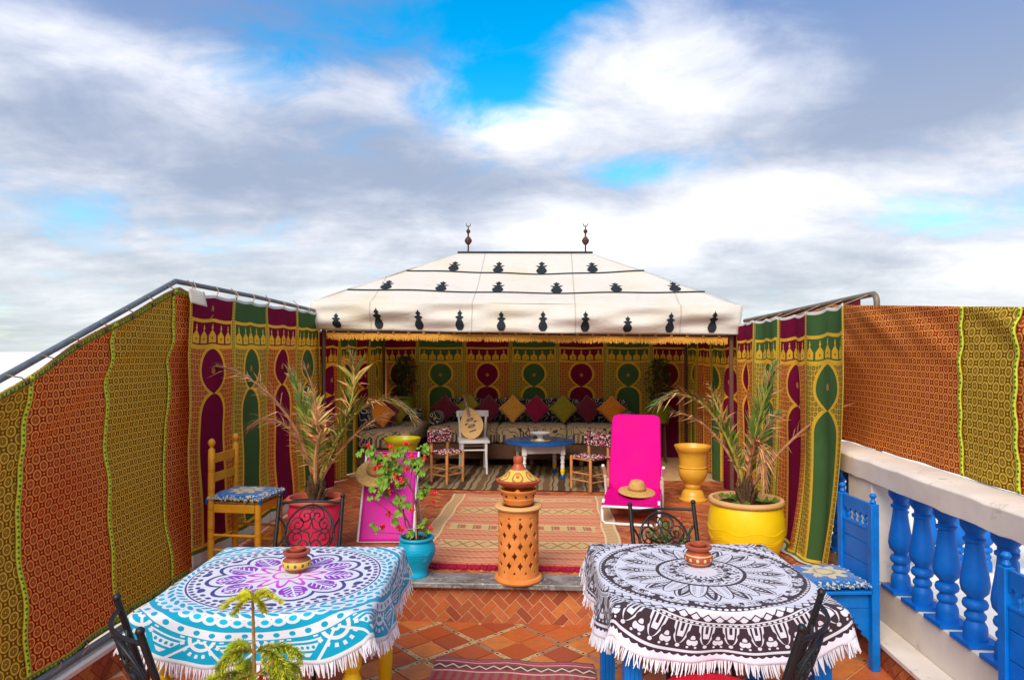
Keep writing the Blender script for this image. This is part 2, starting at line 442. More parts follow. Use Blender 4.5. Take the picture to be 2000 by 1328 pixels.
M['mandala_teal'] = mandala_teal()
def mandala_black():
    m, b = newmat('mandala cotton black and white'); u, v, r, th = polar(); co = texco('Object')
    WH = (0.64, 0.62, 0.69); BK = (0.042, 0.022, 0.030)
    c = WH
    s24 = sector(th, 24); c = mixc(ell(s24, r - 0.085, 0.22, 0.014), c, BK)
    s16 = sector(th, 16); x16 = s16 * (2*pi/16) * r
    c = mixc(eabs(eabs(x16) - (0.140 - r)*0.6) < 0.004, c, BK); c = mixc(ell(s16, r - 0.118, 0.2, 0.012), c, BK)
    sp = (noise(co, 75.0, 3.0) > 0.54) & band(r, 0.100, 0.170); c = mixc(sp, c, BK)
    c = mixc(band(r, 0.176, 0.194), c, BK); s70 = sector(th, 64); c = mixc(ell(s70, r - 0.176, 0.3, 0.006), c, WH)
    # lotus petals
    def petals(r0, r1, n, ph, hatch):
        nonlocal c
        s = sector(th, n, ph); xs = eabs(s * (2*pi/n) * r); t = (r - r0) / (r1 - r0)
        hw = 0.58 * (2*pi/n) * (r0 + r1) / 2 * esqrt(1.0 - t) * (0.70 + t * 0.5)
        ins = band(t, 0.0, 1.0) & (xs < hw)
        c = mixc(ins, c, WH); c = mixc(ins & (xs > hw - 0.0065), c, BK)
        d = ins & (xs < hw - 0.016)
        if hatch == 1: c = mixc(d & (efr((r + xs * 0.8) / 0.014) < 0.42) & (xs > 0.010) & (efr(xs / 0.008) < 0.7), c, BK)
        else: c = mixc(d & (xs > hw - 0.030) & (t > 0.35), c, BK); 
        if hatch != 1: c = mixc(d & (xs < hw*0.5) & (eabs(efr(r / 0.02) - 0.5) < 0.16), c, BK)
    petals(0.17, 0.365, 16, 0.5, 2)
    petals(0.17, 0.335, 16, 0.0, 1)
    c = mixc(band(r, 0.180, 0.196), c, BK)
    # ring of rounded figures
    s18 = sector(th, 18, 0.2); x18 = s18 * (2*pi/18) * r
    c = mixc(r > 0.372, c, BK)
    blobn = noise(comb(u, v, 0.0), 42.0, 2.0)
    fig = (ell(x18, r - 0.398, 0.058, 0.026) | ell(x18 - 0.045, r - 0.408, 0.016, 0.017)) & enot(ell(x18 + 0.012, r - 0.385, 0.010, 0.016))
    c = mixc(fig, c, WH); c = mixc(fig & (eabs(blobn - 0.5) < 0.035), c, BK)
    c = mixc(eabs(r - (0.372 + eabs(x18) * 0.12)) < 0.004, c, WH)
    s120 = sector(th, 110); c = mixc(ell(s120, r - 0.444, 0.34, 0.0065), c, WH)
    c = mixc(band(r, 0.454, 0.476), c, WH)
    # zigzag
    z = eabs(sector(th, 66)) * 2.0
    c = mixc(band(r, 0.476, 0.520), c, WH); c = mixc(eabs(r - (0.484 + z * 0.026)) < 0.0042, c, BK)
    c = mixc(band(r, 0.500, 0.526) & (r > 0.524 - (z) * 0.028 + 0.004), c, BK)
    c = mixc(band(r, 0.526, 0.533), c, WH); s150 = sector(th, 150); c = mixc(ell(s150, r - 0.539, 0.33, 0.0045), c, WH)
    c = mixc(band(r, 0.546, 0.550), c, WH)
    # big lotus band
    s26 = sector(th, 36); x26 = eabs(s26 * (2*pi/36) * r); t = (r - 0.550) / 0.105
    hw = 0.045 * esqrt(1.0 - t) * (0.85 + t * 0.45)
    def pl(k0, k1): return band(t, 0.0, 1.0) & (x26 < hw * k1) & (x26 > hw * k0 - 0.0)
    c = mixc(pl(0.62, 0.86), c, WH); c = mixc((x26 < hw * 0.40) & band(t, 0.0, 0.66), c, WH); c = mixc((x26 < hw * 0.16) & band(t, 0.0, 0.40), c, BK)
    s26b = sector(th, 36, 0.5); xb = s26b * (2*pi/36) * r; axb = eabs(xb)
    c = mixc(ell(axb - 0.010, r - 0.642, 0.013, 0.017), c, WH); c = mixc(ell(xb, r - 0.624, 0.010, 0.018), c, WH)
    c = mixc(eabs(esqrt(xb*xb + epow(r - 0.605, 2.0)) - 0.026) < 0.003, c, BK)
    c = mixc(ell(x26, r - 0.664, 0.009, 0.009), c, WH); c = mixc(ell(axb - 0.017, r - 0.668, 0.0055, 0.0055), c, WH)
    c = mixc(band(r, 0.684, 0.697), c, WH)
    sca = 0.706 + E.m('ABSOLUTE', ecos(th * 65.0)) * 0.010
    c = mixc(r > sca, c, (0.78, 0.72, 0.82))
    f = noise(co, 300.0, 2.0); finish(b, c, 0.8, 0.2, f + noise(co, 9.0, 3.0) * 4.0, 0.3, 0.003, sheen=0.1); return m
M['mandala_black'] = mandala_black()

def kilim():
    m, b = newmat('kilim wool salmon'); u, v = uvm(); co = texco('Object'); au = eabs(u)   # u -.78...78, v 0..2.33 from the front
    base = mixc(smooth(noise(comb(u * 2.0, v * 60.0, 0.0), 1.0, 3.0), 0.35, 0.65), (0.56, 0.115, 0.035), (0.68, 0.22, 0.075))
    c = mixc((efr(v / 0.145) < 0.42) * 0.7, base, (0.50, 0.075, 0.030)); c = mixc(efr(v / 0.0725) < 0.07, c, (0.76, 0.50, 0.24))
    fine = efr(v / 0.034) < 0.26; c = mixc(fine & (efr(u / 0.05 + v * 9.0) < 0.6), c, (0.62, 0.36, 0.17))
    def bandrow(v0, v1, kind):
        nonlocal c
        k = band(v, v0, v1) & (au < 0.60)
        c = mixc(k, c, (0.60, 0.38, 0.13))
        if kind == 0:
            zz = eabs(efr(u / 0.12) - 0.5) * 2.0; q = (v - v0) / (v1 - v0)
            c = mixc(k & (eabs(zz - eabs(q * 2.0 - 1.0)) < 0.16), c, (0.34, 0.13, 0.04))
        else:
            c = mixc(k & (efr(u / 0.13) < 0.38) & band(v, v0 + 0.02, v1 - 0.02), c, (0.42, 0.11, 0.03))
            c = mixc(k & (efr(u / 0.13 + 0.14) < 0.10), c, (0.16, 0.15, 0.04))
        edge = (eabs(v - v0) < 0.008) | (eabs(v - v1) < 0.008); c = mixc(edge & (au < 0.62), c, (0.70, 0.50, 0.22))
    bandrow(0.42, 0.60, 0); bandrow(0.92, 1.08, 1); bandrow(1.50, 1.70, 0); bandrow(2.02, 2.12, 0)
    side = au > 0.66
    c = mixc(side, c, (0.60, 0.36, 0.15)); c = mixc(side & (efr(v / 0.045 + au * 3.0) < 0.34), c, (0.36, 0.15, 0.05))
    c = mixc((eabs(au - 0.66) < 0.008) | (eabs(au - 0.765) < 0.008), c, (0.72, 0.50, 0.24))
    c = mixc(v < 0.012, c, (0.45, 0.02, 0.04))
    f = noise(comb(u * 40.0, v * 260.0, 0.0), 1.0, 3.0); finish(b, c, 0.9, 0.1, f, 0.6, 0.004, sheen=0.2); return m
M['kilim'] = kilim()
def striped():
    m, b = newmat('striped wool brown'); u, v = uvm()
    k = efr(u / 0.36); c = mixc(band(k, 0.0, 0.22), (0.27, 0.20, 0.12), (0.085, 0.045, 0.025))
    c = mixc(band(k, 0.34, 0.42), c, (0.12, 0.06, 0.03)); c = mixc(band(k, 0.55, 0.76), c, (0.16, 0.095, 0.05)); c = mixc(eabs(k - 0.85) < 0.02, c, (0.08, 0.04, 0.02))
    f = noise(comb(u * 200.0, v * 40.0, 0.0), 1.0, 3.0); finish(b, c, 0.9, 0.1, f, 0.6, 0.004); return m
M['striped'] = striped()
def runner():
    m, b = newmat('red runner wool'); u, v = uvm()
    c = (0.33, 0.010, 0.030)
    z = eabs(efr(u / 0.075) - 0.5) * 2.0
    k = band(v, 0.075, 0.125); c = mixc(k, c, (0.055, 0.025, 0.022)); c = mixc(k & (eabs((v - 0.082) / 0.036 - z) < 0.2), c, (0.72, 0.52, 0.34))
    c = mixc(eabs(v - 0.045 - z * 0.003) < 0.004, c, (0.65, 0.42, 0.35)); c = mixc(band(v, 0.16, 0.26) & (efr(u / 0.05) < 0.5), c, (0.28, 0.08, 0.05)); c = mixc(eabs(v - 0.155) < 0.006, c, (0.65, 0.42, 0.35))
    c = mixc(band(v, 0.30, 0.34), c, (0.05, 0.025, 0.022)); c = mixc(eabs(v - 0.40) < 0.005, c, (0.65, 0.42, 0.35))
    f = noise(comb(u * 50.0, v * 300.0, 0.0), 1.0, 3.0); finish(b, c, 0.92, 0.1, f, 0.7, 0.005, sheen=0.2); return m
M['runner'] = runner()
def brocade(name, base, dark, stripes=True):
    m, b = newmat(name); co = texco('Object'); x, y, z = sep(co)
    q = x + y
    n = noise(co, 7.0, 1.0); sc = eabs(efr((n * 7.0)) - 0.5) < 0.11
    c = mixc(sc, base, dark)
    if stripes:
        k = band(efr(q / 0.52), 0.30, 0.72); st = mixc(efr(q / 0.055) < 0.5, (0.48, 0.33, 0.16), (0.045, 0.05, 0.075)); st = mixc(efr(q / 0.083 + 0.3) < 0.2, st, (0.30, 0.14, 0.07))
        c = mixc(k & band(z, -0.02, 0.12), c, st)
    f = noise(co, 220.0, 2.0); finish(b, c, 0.8, 0.2, f, 0.4, 0.003, sheen=0.2); return m
M['brocade'] = brocade('cream brocade with black scrolls', (0.42, 0.29, 0.15), (0.030, 0.022, 0.025))
M['brocade_dark'] = brocade('dark brocade with cream scrolls', (0.018, 0.020, 0.030), (0.50, 0.42, 0.30), False)
def crochet(name, bluec):
    m, b = newmat(name); u, v = uvm(); co = texco('Object'); w = noise(co, 45.0, 3.0) - 0.5
    r = esqrt(u*u + v*v) + w * 0.06; th = eatan2(v, u)
    fl = r < 0.105 + ecos(th * 8.0) * 0.022
    c = mixc(fl, bluec, (0.62, 0.50, 0.26)); c = mixc(band(r, 0.040, 0.058), c, (0.30, 0.22, 0.20)); c = mixc((emax(eabs(u), eabs(v)) + w * 0.05) > 0.155, c, bluec)
    c = mixc((emax(eabs(u), eabs(v)) > 0.145) & (noise(co, 60.0, 2.0) > 0.56), c, (0.66, 0.56, 0.34))
    f = voro(co, 120.0); finish(b, c, 0.9, 0.1, f, 0.9, 0.006, sheen=0.3); return m
M['crochet'] = crochet('crochet wool blue and cream', (0.0, 0.13, 0.42))
def rag(name):
    m, b = newmat(name); co = texco('Object'); cells = voro(co, 75.0, 'Color'); 
    x, y, z = sep(cells.v)
    c = mixc(x > 0.45, (0.22, 0.012, 0.03), (0.66, 0.55, 0.50)); c = mixc(y > 0.66, c, (0.03, 0.02, 0.035)); c = mixc(z > 0.80, c, (0.50, 0.06, 0.12))
    finish(b, c, 0.9, 0.1, voro(co, 75.0), 1.0, 0.012); return m
M['rag'] = rag('braided rags red and white')
def woven_pillow(name, col):
    m, b = newmat(name); co = texco('Object'); n = noise(co, 160.0, 2.0)
    c = mixc(smooth(n, 0.35, 0.65), scale3(col, 0.62), scale3(col, 1.25)); finish(b, c, 0.88, 0.15, n, 0.5, 0.004, sheen=0.25); return m
M['p_orange'] = woven_pillow('orange slub cotton', (0.80, 0.26, 0.02)); M['p_gold'] = woven_pillow('gold slub cotton', (0.82, 0.38, 0.05))
M['p_maroon'] = woven_pillow('maroon slub cotton', (0.17, 0.015, 0.035)); M['p_magenta'] = woven_pillow('crimson slub cotton', (0.34, 0.008, 0.06)); M['p_olive'] = woven_pillow('olive slub cotton', (0.33, 0.27, 0.015))

# --- solids
M['cream'] = plain('cream limewash', (0.80, 0.69, 0.58), 0.8, 0.10, 3.0, 0.35, 0.2, wear=(0.52, 0.38, 0.28), bscale=60)
M['white_wall'] = plain('white limewash', (0.80, 0.77, 0.72), 0.85, 0.06, 2.0, 0.3, 0.2, bscale=50)
M['blue'] = plain('blue gloss paint', (0.0, 0.15, 0.52), 0.42, 0.16, 7.0, 0.22, 0.3, col2=(0.0, 0.16, 0.56), wear=(0.01, 0.10, 0.30))
M['blue_bal'] = plain('blue paint on cast balusters', (0.0, 0.14, 0.55), 0.5, 0.16, 6.0, 0.25, 0.3, wear=(0.0, 0.15, 0.50))
M['yellow'] = plain('yellow glaze', (0.90, 0.58, 0.004), 0.38, 0.08, 5.0, 0.1, 0.45)
M['yellow_wood'] = plain('ochre yellow painted wood', (0.66, 0.28, 0.012), 0.5, 0.14, 11.0, 0.2, 0.35, wear=(0.52, 0.20, 0.015))
M['lemon_wood'] = plain('lemon yellow painted wood', (0.88, 0.54, 0.004), 0.45, 0.08, 9.0, 0.15, 0.35)
M['pink_pot'] = plain('coral pink painted clay', (0.70, 0.022, 0.085), 0.5, 0.12, 5.0, 0.2, 0.3)
M['turq'] = plain('turquoise painted clay', (0.0, 0.37, 0.56), 0.42, 0.10, 6.0, 0.15, 0.4)
M['amber'] = plain('amber yellow glazed clay', (0.74, 0.38, 0.035), 0.32, 0.10, 6.0, 0.12, 0.5)
M['chartreuse'] = plain('chartreuse glazed clay', (0.48, 0.42, 0.004), 0.35, 0.10, 6.0, 0.1, 0.5)
M['green_pot'] = plain('lime green enamel', (0.23, 0.28, 0.004), 0.4, 0.1, 6.0, 0.1, 0.4)
M['terra'] = plain('terracotta', (0.76, 0.23, 0.035), 0.7, 0.16, 8.0, 0.25, 0.25, col2=(0.72, 0.26, 0.07))
M['terra_dark'] = plain('red terracotta', (0.40, 0.075, 0.030), 0.5, 0.14, 12.0, 0.2, 0.35)
M['terra_pale'] = plain('pale terracotta rim', (0.72, 0.40, 0.15), 0.7, 0.10, 8.0, 0.2, 0.25)
M['soil'] = plain('potting soil', (0.085, 0.045, 0.025), 0.95, 0.4, 40.0, 1.0, 0.1, bd=0.02)
M['iron'] = plain('black wrought iron', (0.016, 0.015, 0.017), 0.45, 0.3, 30.0, 0.3, 0.5, metal=0.3)
M['pink_cloth'] = plain('hot pink canvas', (0.68, 0.0, 0.215), 0.7, 0.06, 3.0, 0.25, 0.1, bscale=300, bd=0.002)
M['pink_back'] = plain('orchid pink canvas', (0.66, 0.012, 0.33), 0.6, 0.07, 3.0, 0.25, 0.25, bscale=300, bd=0.002)
M['white_metal'] = plain('white enamelled tube', (0.76, 0.74, 0.72), 0.35, 0.08, 12.0, 0.05, 0.5, wear=(0.55, 0.42, 0.34))
M['white_wood'] = plain('white painted wood', (0.76, 0.72, 0.70), 0.5, 0.09, 9.0, 0.15, 0.35, wear=(0.55, 0.46, 0.38))
M['clip'] = plain('yellowed plastic clip', (0.72, 0.56, 0.20), 0.4, 0.1, 20.0, 0.05, 0.4)
M['pine_wood'] = plain('turned pine', (0.52, 0.22, 0.065), 0.55, 0.2, 14.0, 0.2, 0.3)
M['dark_wood'] = plain('brown stained wood', (0.13, 0.060, 0.030), 0.6, 0.25, 9.0, 0.3, 0.3)
def canvas_mat():
    m, b = newmat('white tent canvas'); co = texco('Object'); x, y, z = sep(co)
    n = noise(co, 1.6, 6.0, 0.65); n2 = noise(comb(x * 3.0, y * 0.7, z * 0.7), 2.2, 5.0, 0.65); fine = noise(co, 90.0, 3.0)
    c = mixc(smooth(n, 0.45, 0.72) * 0.7, (0.88, 0.83, 0.75), (0.86, 0.77, 0.55)); c = mixc(smooth(n2, 0.58, 0.80) * 0.25, c, (0.56, 0.48, 0.36))
    seam = eabs(efr((x + 0.3) / 1.05) - 0.5) < 0.006; c = mixc(seam * 0.5, c, (0.45, 0.40, 0.32))
    h = noise(comb(x * 1.0, y * 2.5, z * 2.5), 3.0, 4.0, 0.6) * 4.0 + fine * 0.3 + seam * 0.8
    finish(b, c, 0.75, 0.15, h, 0.45, 0.012); let_through(b, c, 0.38); return m
M['canvas'] = canvas_mat()
M['black_cloth'] = plain('black applique cloth', (0.018, 0.024, 0.028), 0.8, 0.2, 20.0, 0.2, 0.2)
M['rust'] = plain('rusty brown iron', (0.10, 0.045, 0.028), 0.7, 0.3, 30.0, 0.4, 0.3, metal=0.3)
M['pipe'] = plain('weathered grey pipe', (0.17, 0.19, 0.20), 0.5, 0.25, 14.0, 0.2, 0.45, metal=0.4, wear=(0.26, 0.22, 0.17))
M['pipe_tan'] = plain('tan painted pipe', (0.22, 0.17, 0.12), 0.5, 0.2, 14.0, 0.2, 0.4, metal=0.2)
M['cord'] = plain('jute cord', (0.42, 0.30, 0.20), 0.9, 0.2, 60.0, 0.4, 0.1)
M['grommet'] = plain('brass eyelet', (0.10, 0.07, 0.05), 0.4, 0.2, 60.0, 0.1, 0.5, metal=0.6)
M['gold_fringe'] = plain('gold bullion fringe', (0.66, 0.30, 0.035), 0.7, 0.3, 60.0, 0.6, 0.3)
M['red_seat'] = plain('red seat fabric', (0.55, 0.0, 0.018), 0.75, 0.1, 12.0, 0.3, 0.2, bscale=200)
M['fringe'] = plain('white cotton fringe', (0.80, 0.77, 0.82), 0.85, 0.06, 20.0, 0.2, 0.15)
M['red_fringe'] = plain('red wool fringe', (0.42, 0.012, 0.045), 0.9, 0.4, 60.0, 0.6, 0.1)
M['straw'] = plain('woven straw', (0.62, 0.37, 0.11), 0.75, 0.25, 60.0, 0.6, 0.25, bd=0.006)
M['straw_band'] = plain('dark woven straw', (0.40, 0.17, 0.045), 0.75, 0.2, 60.0, 0.6, 0.25)
M['oud_top'] = plain('spruce oud face', (0.70, 0.42, 0.14), 0.4, 0.1, 16.0, 0.08, 0.4)
M['oud_wood'] = plain('walnut oud ribs', (0.17, 0.055, 0.03), 0.35, 0.25, 16.0, 0.1, 0.45)
M['blue_top'] = plain('blue varnished table top', (0.0, 0.085, 0.30), 0.22, 0.14, 5.0, 0.05, 0.5)
M['china'] = plain('white glazed china', (0.72, 0.70, 0.66), 0.25, 0.1, 40.0, 0.05, 0.5)
M['gold_mat'] = plain('gold table mat', (0.60, 0.36, 0.05), 0.6, 0.2, 50.0, 0.3, 0.3)
M['mortar'] = plain('tile grout', (0.68, 0.40, 0.20), 0.85, 0.15, 14.0, 0.3, 0.2)
M['dirt'] = plain('dry earth', (0.30, 0.20, 0.12), 0.95, 0.3, 0.05, 0.6, 0.1)
M['palm_green'] = plain('palm leaf green', (0.13, 0.22, 0.025), 0.5, 0.35, 14.0, 0.2, 0.35)
M['palm_olive'] = plain('palm leaf yellowing', (0.38, 0.34, 0.05), 0.55, 0.3, 14.0, 0.2, 0.3)
M['palm_dry'] = plain('palm leaf dry', (0.72, 0.38, 0.15), 0.7, 0.35, 18.0, 0.2, 0.2)
M['palm_brown'] = plain('palm leaf brown', (0.42, 0.18, 0.08), 0.75, 0.3, 18.0, 0.2, 0.2)
M['palm_trunk'] = plain('palm boot fibres', (0.13, 0.070, 0.035), 0.9, 0.4, 40.0, 0.8, 0.1)
M['ger_leaf'] = plain('geranium leaf', (0.17, 0.30, 0.025), 0.6, 0.35, 25.0, 0.3, 0.25)
M['ger_stem'] = plain('geranium stem', (0.17, 0.085, 0.045), 0.8, 0.3, 30.0, 0.4, 0.2)
M['ger_red'] = plain('geranium petals red', (0.74, 0.012, 0.030), 0.6, 0.2, 30.0, 0.2, 0.25, col2=(0.80, 0.06, 0.05))
M['cane'] = plain('bamboo cane', (0.55, 0.36, 0.17), 0.6, 0.2, 20.0, 0.2, 0.3)
M['pine'] = plain('pine needles lime', (0.36, 0.44, 0.02), 0.6, 0.35, 20.0, 0.2, 0.3)
M['pine_tip'] = plain('pine needles new growth', (0.66, 0.66, 0.02), 0.6, 0.25, 20.0, 0.2, 0.3)
M['pine_stem'] = plain('pine stem', (0.34, 0.19, 0.05), 0.8, 0.2, 30.0, 0.3, 0.2)
M['bush'] = plain('dark bush leaf', (0.030, 0.060, 0.018), 0.6, 0.35, 20.0, 0.2, 0.25)
M['succ'] = plain('succulent leaf green', (0.16, 0.19, 0.05), 0.5, 0.3, 20.0, 0.2, 0.35)
M['succ_red'] = plain('succulent leaf red', (0.52, 0.075, 0.045), 0.5, 0.25, 20.0, 0.2, 0.35)
M['rock'] = plain('brown rock', (0.28, 0.15, 0.09), 0.9, 0.35, 8.0, 0.8, 0.15, bd=0.05)
def marble():
    m, b = newmat('grey veined marble'); co = texco('Object'); n = noise(co, 7.0, 8.0, 0.65, 1.2); n2 = noise(co, 30.0, 5.0, 0.6)
    c = mixc(smooth(n, 0.35, 0.7), (0.13, 0.11, 0.10), (0.32, 0.29, 0.265)); c = mixc(smooth(n2, 0.56, 0.68) * 0.8, c, (0.52, 0.46, 0.42))
    finish(b, c, n2 * 0.3 + 0.2, 0.45, n2, 0.1, 0.002); return m
M['marble'] = marble()
BR = [(0.40, 0.085, 0.028), (0.52, 0.135, 0.035), (0.30, 0.060, 0.028), (0.62, 0.20, 0.050), (0.45, 0.105, 0.040), (0.36, 0.10, 0.05), (0.55, 0.16, 0.055), (0.24, 0.115, 0.055)]
M['brick'] = randcol(BR, 'glazed brick tile', 0.55)
M['tile'] = randcol([(0.46, 0.085, 0.022), (0.58, 0.135, 0.030), (0.38, 0.070, 0.026), (0.66, 0.20, 0.045), (0.52, 0.11, 0.028), (0.60, 0.17, 0.05)], 'terracotta floor tile', 0.45, 14.0)
def strip_mat():
    m, b = newmat('decorated tile strip'); co = texco('Object'); x, y, z = sep(co)
    oi = E.nt.nodes.new('ShaderNodeObjectInfo'); base = mixc(E(oi.outputs['Random']) > 0.5, (0.42, 0.19, 0.10), (0.62, 0.39, 0.17))
    n = noise(co, 90.0, 3.0); c = mixc(((n > 0.56) & (eabs(y) < 0.015)) * 0.7, base, (0.30, 0.14, 0.08))
    d = eabs(eabs(x) - 0.062) + eabs(y); c = mixc(d < 0.011, c, (0.05, 0.035, 0.03)); c = mixc(eabs(eabs(y) - 0.018) < 0.0014, c, (0.26, 0.13, 0.07))
    finish(b, c, 0.45, 0.4, n, 0.15, 0.002); return m
M['strip'] = strip_mat()
def tagine_lid():
    m, b = newmat('painted tagine lid'); co = texco('Object'); x, y, z = sep(co); th = eatan2(y, x)
    YL = (0.72, 0.46, 0.07); c = YL
    s = sector(th, 6); k = ell(s, z - 0.078, 0.13, 0.014) | (eabs(esqrt(s*s*4.0 + epow((z - 0.070) / 0.04, 2.0)) - 0.62) < 0.10)
    c = mixc(k, c, (0.40, 0.14, 0.02)); c = mixc((noise(co, 110.0, 2.0) > 0.62) & (z < 0.062), c, (0.30, 0.16, 0.03))
    c = mixc(ell(s, z - 0.085, 0.09, 0.010), c, (0.75, 0.24, 0.02))
    c = mixc((z > 0.108) | (z < 0.048), c, (0.46, 0.085, 0.032))
    finish(b, c, 0.4, 0.4, noise(co, 40.0), 0.1, 0.002); return m
M['tagine_lid'] = tagine_lid()
def jar_mat(name, ground, band_c, dotc):
    m, b = newmat(name); co = texco('Object'); x, y, z = sep(co); th = eatan2(y, x)
    c = mixc(band(z, 0.018, 0.052), ground, band_c); s = sector(th, 12); c = mixc(ell(s, z - 0.035, 0.20, 0.008), c, dotc)
    c = mixc((eabs(z - 0.018) < 0.002) | (eabs(z - 0.052) < 0.002), c, dotc)
    finish(b, c, 0.4, 0.4, noise(co, 60.0), 0.1, 0.002); return m
M['jar_yellow'] = jar_mat('clay jar with yellow band', (0.34, 0.065, 0.028), (0.72, 0.42, 0.05), (0.16, 0.10, 0.03))
M['jar_red'] = jar_mat('clay jar with cream scrolls', (0.40, 0.075, 0.030), (0.38, 0.070, 0.030), (0.72, 0.46, 0.16))
def glass_rim(): pass

# ================================================================== SETTING
def sea_mat():
    m, b = newmat('haze whitened sea'); co = texco('Object'); n = noise(co, 0.35, 5.0, 0.6)
    finish(b, (0.85, 0.85, 0.82), 0.9, 0.0, n, 0.5, 0.25); return m  # haze over the water is painted in as a near-white base colour
UZ = 0.27                                   # raised floor
XL, XR, YS, YB = -2.43, 1.89, 4.39, 9.60    # left cloth, right cloth, step front, back cloth
sea = MB().box(-4500, 4500, -4500, 4500, -8.5, -8.0); tag(sea.build('sea', sea_mat(), smooth=False), 'pale calm sea reaching the horizon', 'sea', kind='structure')
g = MB().box(-70, 70, -70, 70, -8.4, -6.0); tag(g.build('ground', M['dirt'], smooth=False), 'dry brown earth stretching away far below the roof terrace', 'ground', kind='structure')
# building body under the terraces
b = MB().box(-2.75, 2.30, -2.0, 9.95, -6.0, -0.14); tag(b.build('building', M['white_wall'], smooth=False), 'white walled building carrying the roof terrace', 'building', kind='structure')
lf = tag(MB().box(-2.70, 2.25, -1.9, YS + 0.02, -0.135, 0.0).build('lower_floor', M['mortar'], smooth=False), 'lower terrace floor of diagonal terracotta tiles', 'floor', kind='structure')
# diagonal tile modules: four tiles round a cross of decorated strips
P_, T_, SW = 0.372, 0.160, 0.042
tile_me = MB().box(-T_/2, T_/2, -T_/2, T_/2, 0.0, 0.006).mesh('tile', M['tile'], False)
strip_me = MB().box(-T_/2, T_/2, -SW/2 + .002, SW/2 - .002, 0.0, 0.0055).mesh('tile_strip', M['strip'], False)
mid_me = MB().box(-SW/2 + .002, SW/2 - .002, -SW/2 + .002, SW/2 - .002, 0.0, 0.0055).mesh('tile_inset', M['strip'], False)
far = MB(); far_s = MB(); c45 = cos(pi/4); n_t = 0
off = (T_ + SW) / 2
mods = []
for i in range(-14, 15):
    for j in range(-14, 15):
        x = 0.057 + (i - j) * P_ * c45; y = 4.10 + (i + j) * P_ * c45
        if -2.45 < x < 1.98 and 0.2 < y < 4.5: mods.append((x, y))
mods.sort(key=lambda q: abs(q[1] - 3.7))
R45 = Matrix.Rotation(pi/4, 4, 'Z')
for k, (x, y) in enumerate(mods):
    pcs = [(tile_me, sx*off, sy*off, 0) for sx in (-1, 1) for sy in (-1, 1)] + [(strip_me, off, 0, 0), (strip_me, -off, 0, 0), (strip_me, 0, off, pi/2), (strip_me, 0, -off, pi/2), (mid_me, 0, 0, 0)]
    for me, lx, ly, rz in pcs:
        wx = x + (lx - ly) * c45; wy = y + (lx + ly) * c45
        if wy > YS + 0.10 or wx < -2.48 or wx > 1.93: continue
        if me is tile_me: n_t += 1
        if y > 2.45 and n_t <= 290:
            o = link(me.name.split('.')[0], me, lf); o.location = (wx, wy, 0.0005 + random.uniform(0, 0.0012)); o.rotation_euler = (0, 0, pi/4 + rz + (pi if random.random() < .5 else 0))
        else:
            hx, hy = (T_/2, T_/2) if me is tile_me else ((T_/2, SW/2 - .002) if me is strip_me else (SW/2 - .002, SW/2 - .002))
            (far if me is tile_me else far_s).box(-hx, hx, -hy, hy, 0.0, 0.006, M=Matrix.Translation((wx, wy, 0.0005)) @ Matrix.Rotation(pi/4 + rz, 4, 'Z'))
tag(far.build('tile_field', M['tile'], lf, smooth=False), kind='stuff'); tag(far_s.build('strip_field', M['strip'], lf, smooth=False), kind='stuff')

def herring(x0, x1, y0, y1, W_, gap, off=(0, 0)):
    """clipped herringbone rectangles (bricks at 45 degrees) filling a rectangle"""
    out = []; n = int((abs(x1 - x0) + abs(y1 - y0)) / W_ / 1.2) + 6
    cx, cy = (x0 + x1)/2 + off[0], (y0 + y1)/2 + off[1]
    for i in range(-n, n):
        for j in range(-n, n):
            k = (i - j) % 4
            if k == 0: q = (i, i+2, j, j+1)
            elif k == 3: q = (i, i+1, j, j+2)
            else: continue
            a0, a1, b0, b1 = q[0]*W_ + gap/2, q[1]*W_ - gap/2, q[2]*W_ + gap/2, q[3]*W_ - gap/2
            poly = [(cx + (a - b_)*c45, cy + (a + b_)*c45) for a, b_ in ((a0, b0), (a1, b0), (a1, b1), (a0, b1))]
            mx = sum(p[0] for p in poly)/4; my = sum(p[1] for p in poly)/4
            if mx < x0 - W_*2 or mx > x1 + W_*2 or my < y0 - W_*2 or my > y1 + W_*2: continue
            cl = clip_poly(poly, x0, x1, y0, y1)
            if len(cl) >= 3:
                ar = abs(sum(cl[t-1][0]*cl[t][1] - cl[t][0]*cl[t-1][1] for t in range(len(cl))))/2
                if ar > W_*W_*0.08: out.append((cl, (mx, my)))
    return out

# step between the two levels
stp = tag(MB().box(-2.70, 2.10, YS + 0.0022, YS + 0.25, 0.0, UZ - 0.032).build('step', M['mortar'], smooth=False), 'brick tiled step up to the raised terrace with marble nosing', 'step', kind='structure')
for poly, c in herring(-2.36, 1.80, 0.004, UZ - 0.036, 0.054, 0.006):
    t = random.uniform(0, 0.0015)
    MB().prism(poly, YS - 0.001 - t, YS + 0.0030, 'y').build('brick', M['brick'], stp, smooth=False)
nos = MB().box(-2.36, 1.86, YS - 0.055, YS + 0.155, UZ - 0.031, UZ + 0.004); nos.build('nosing', M['marble'], stp, bevel=0.006)
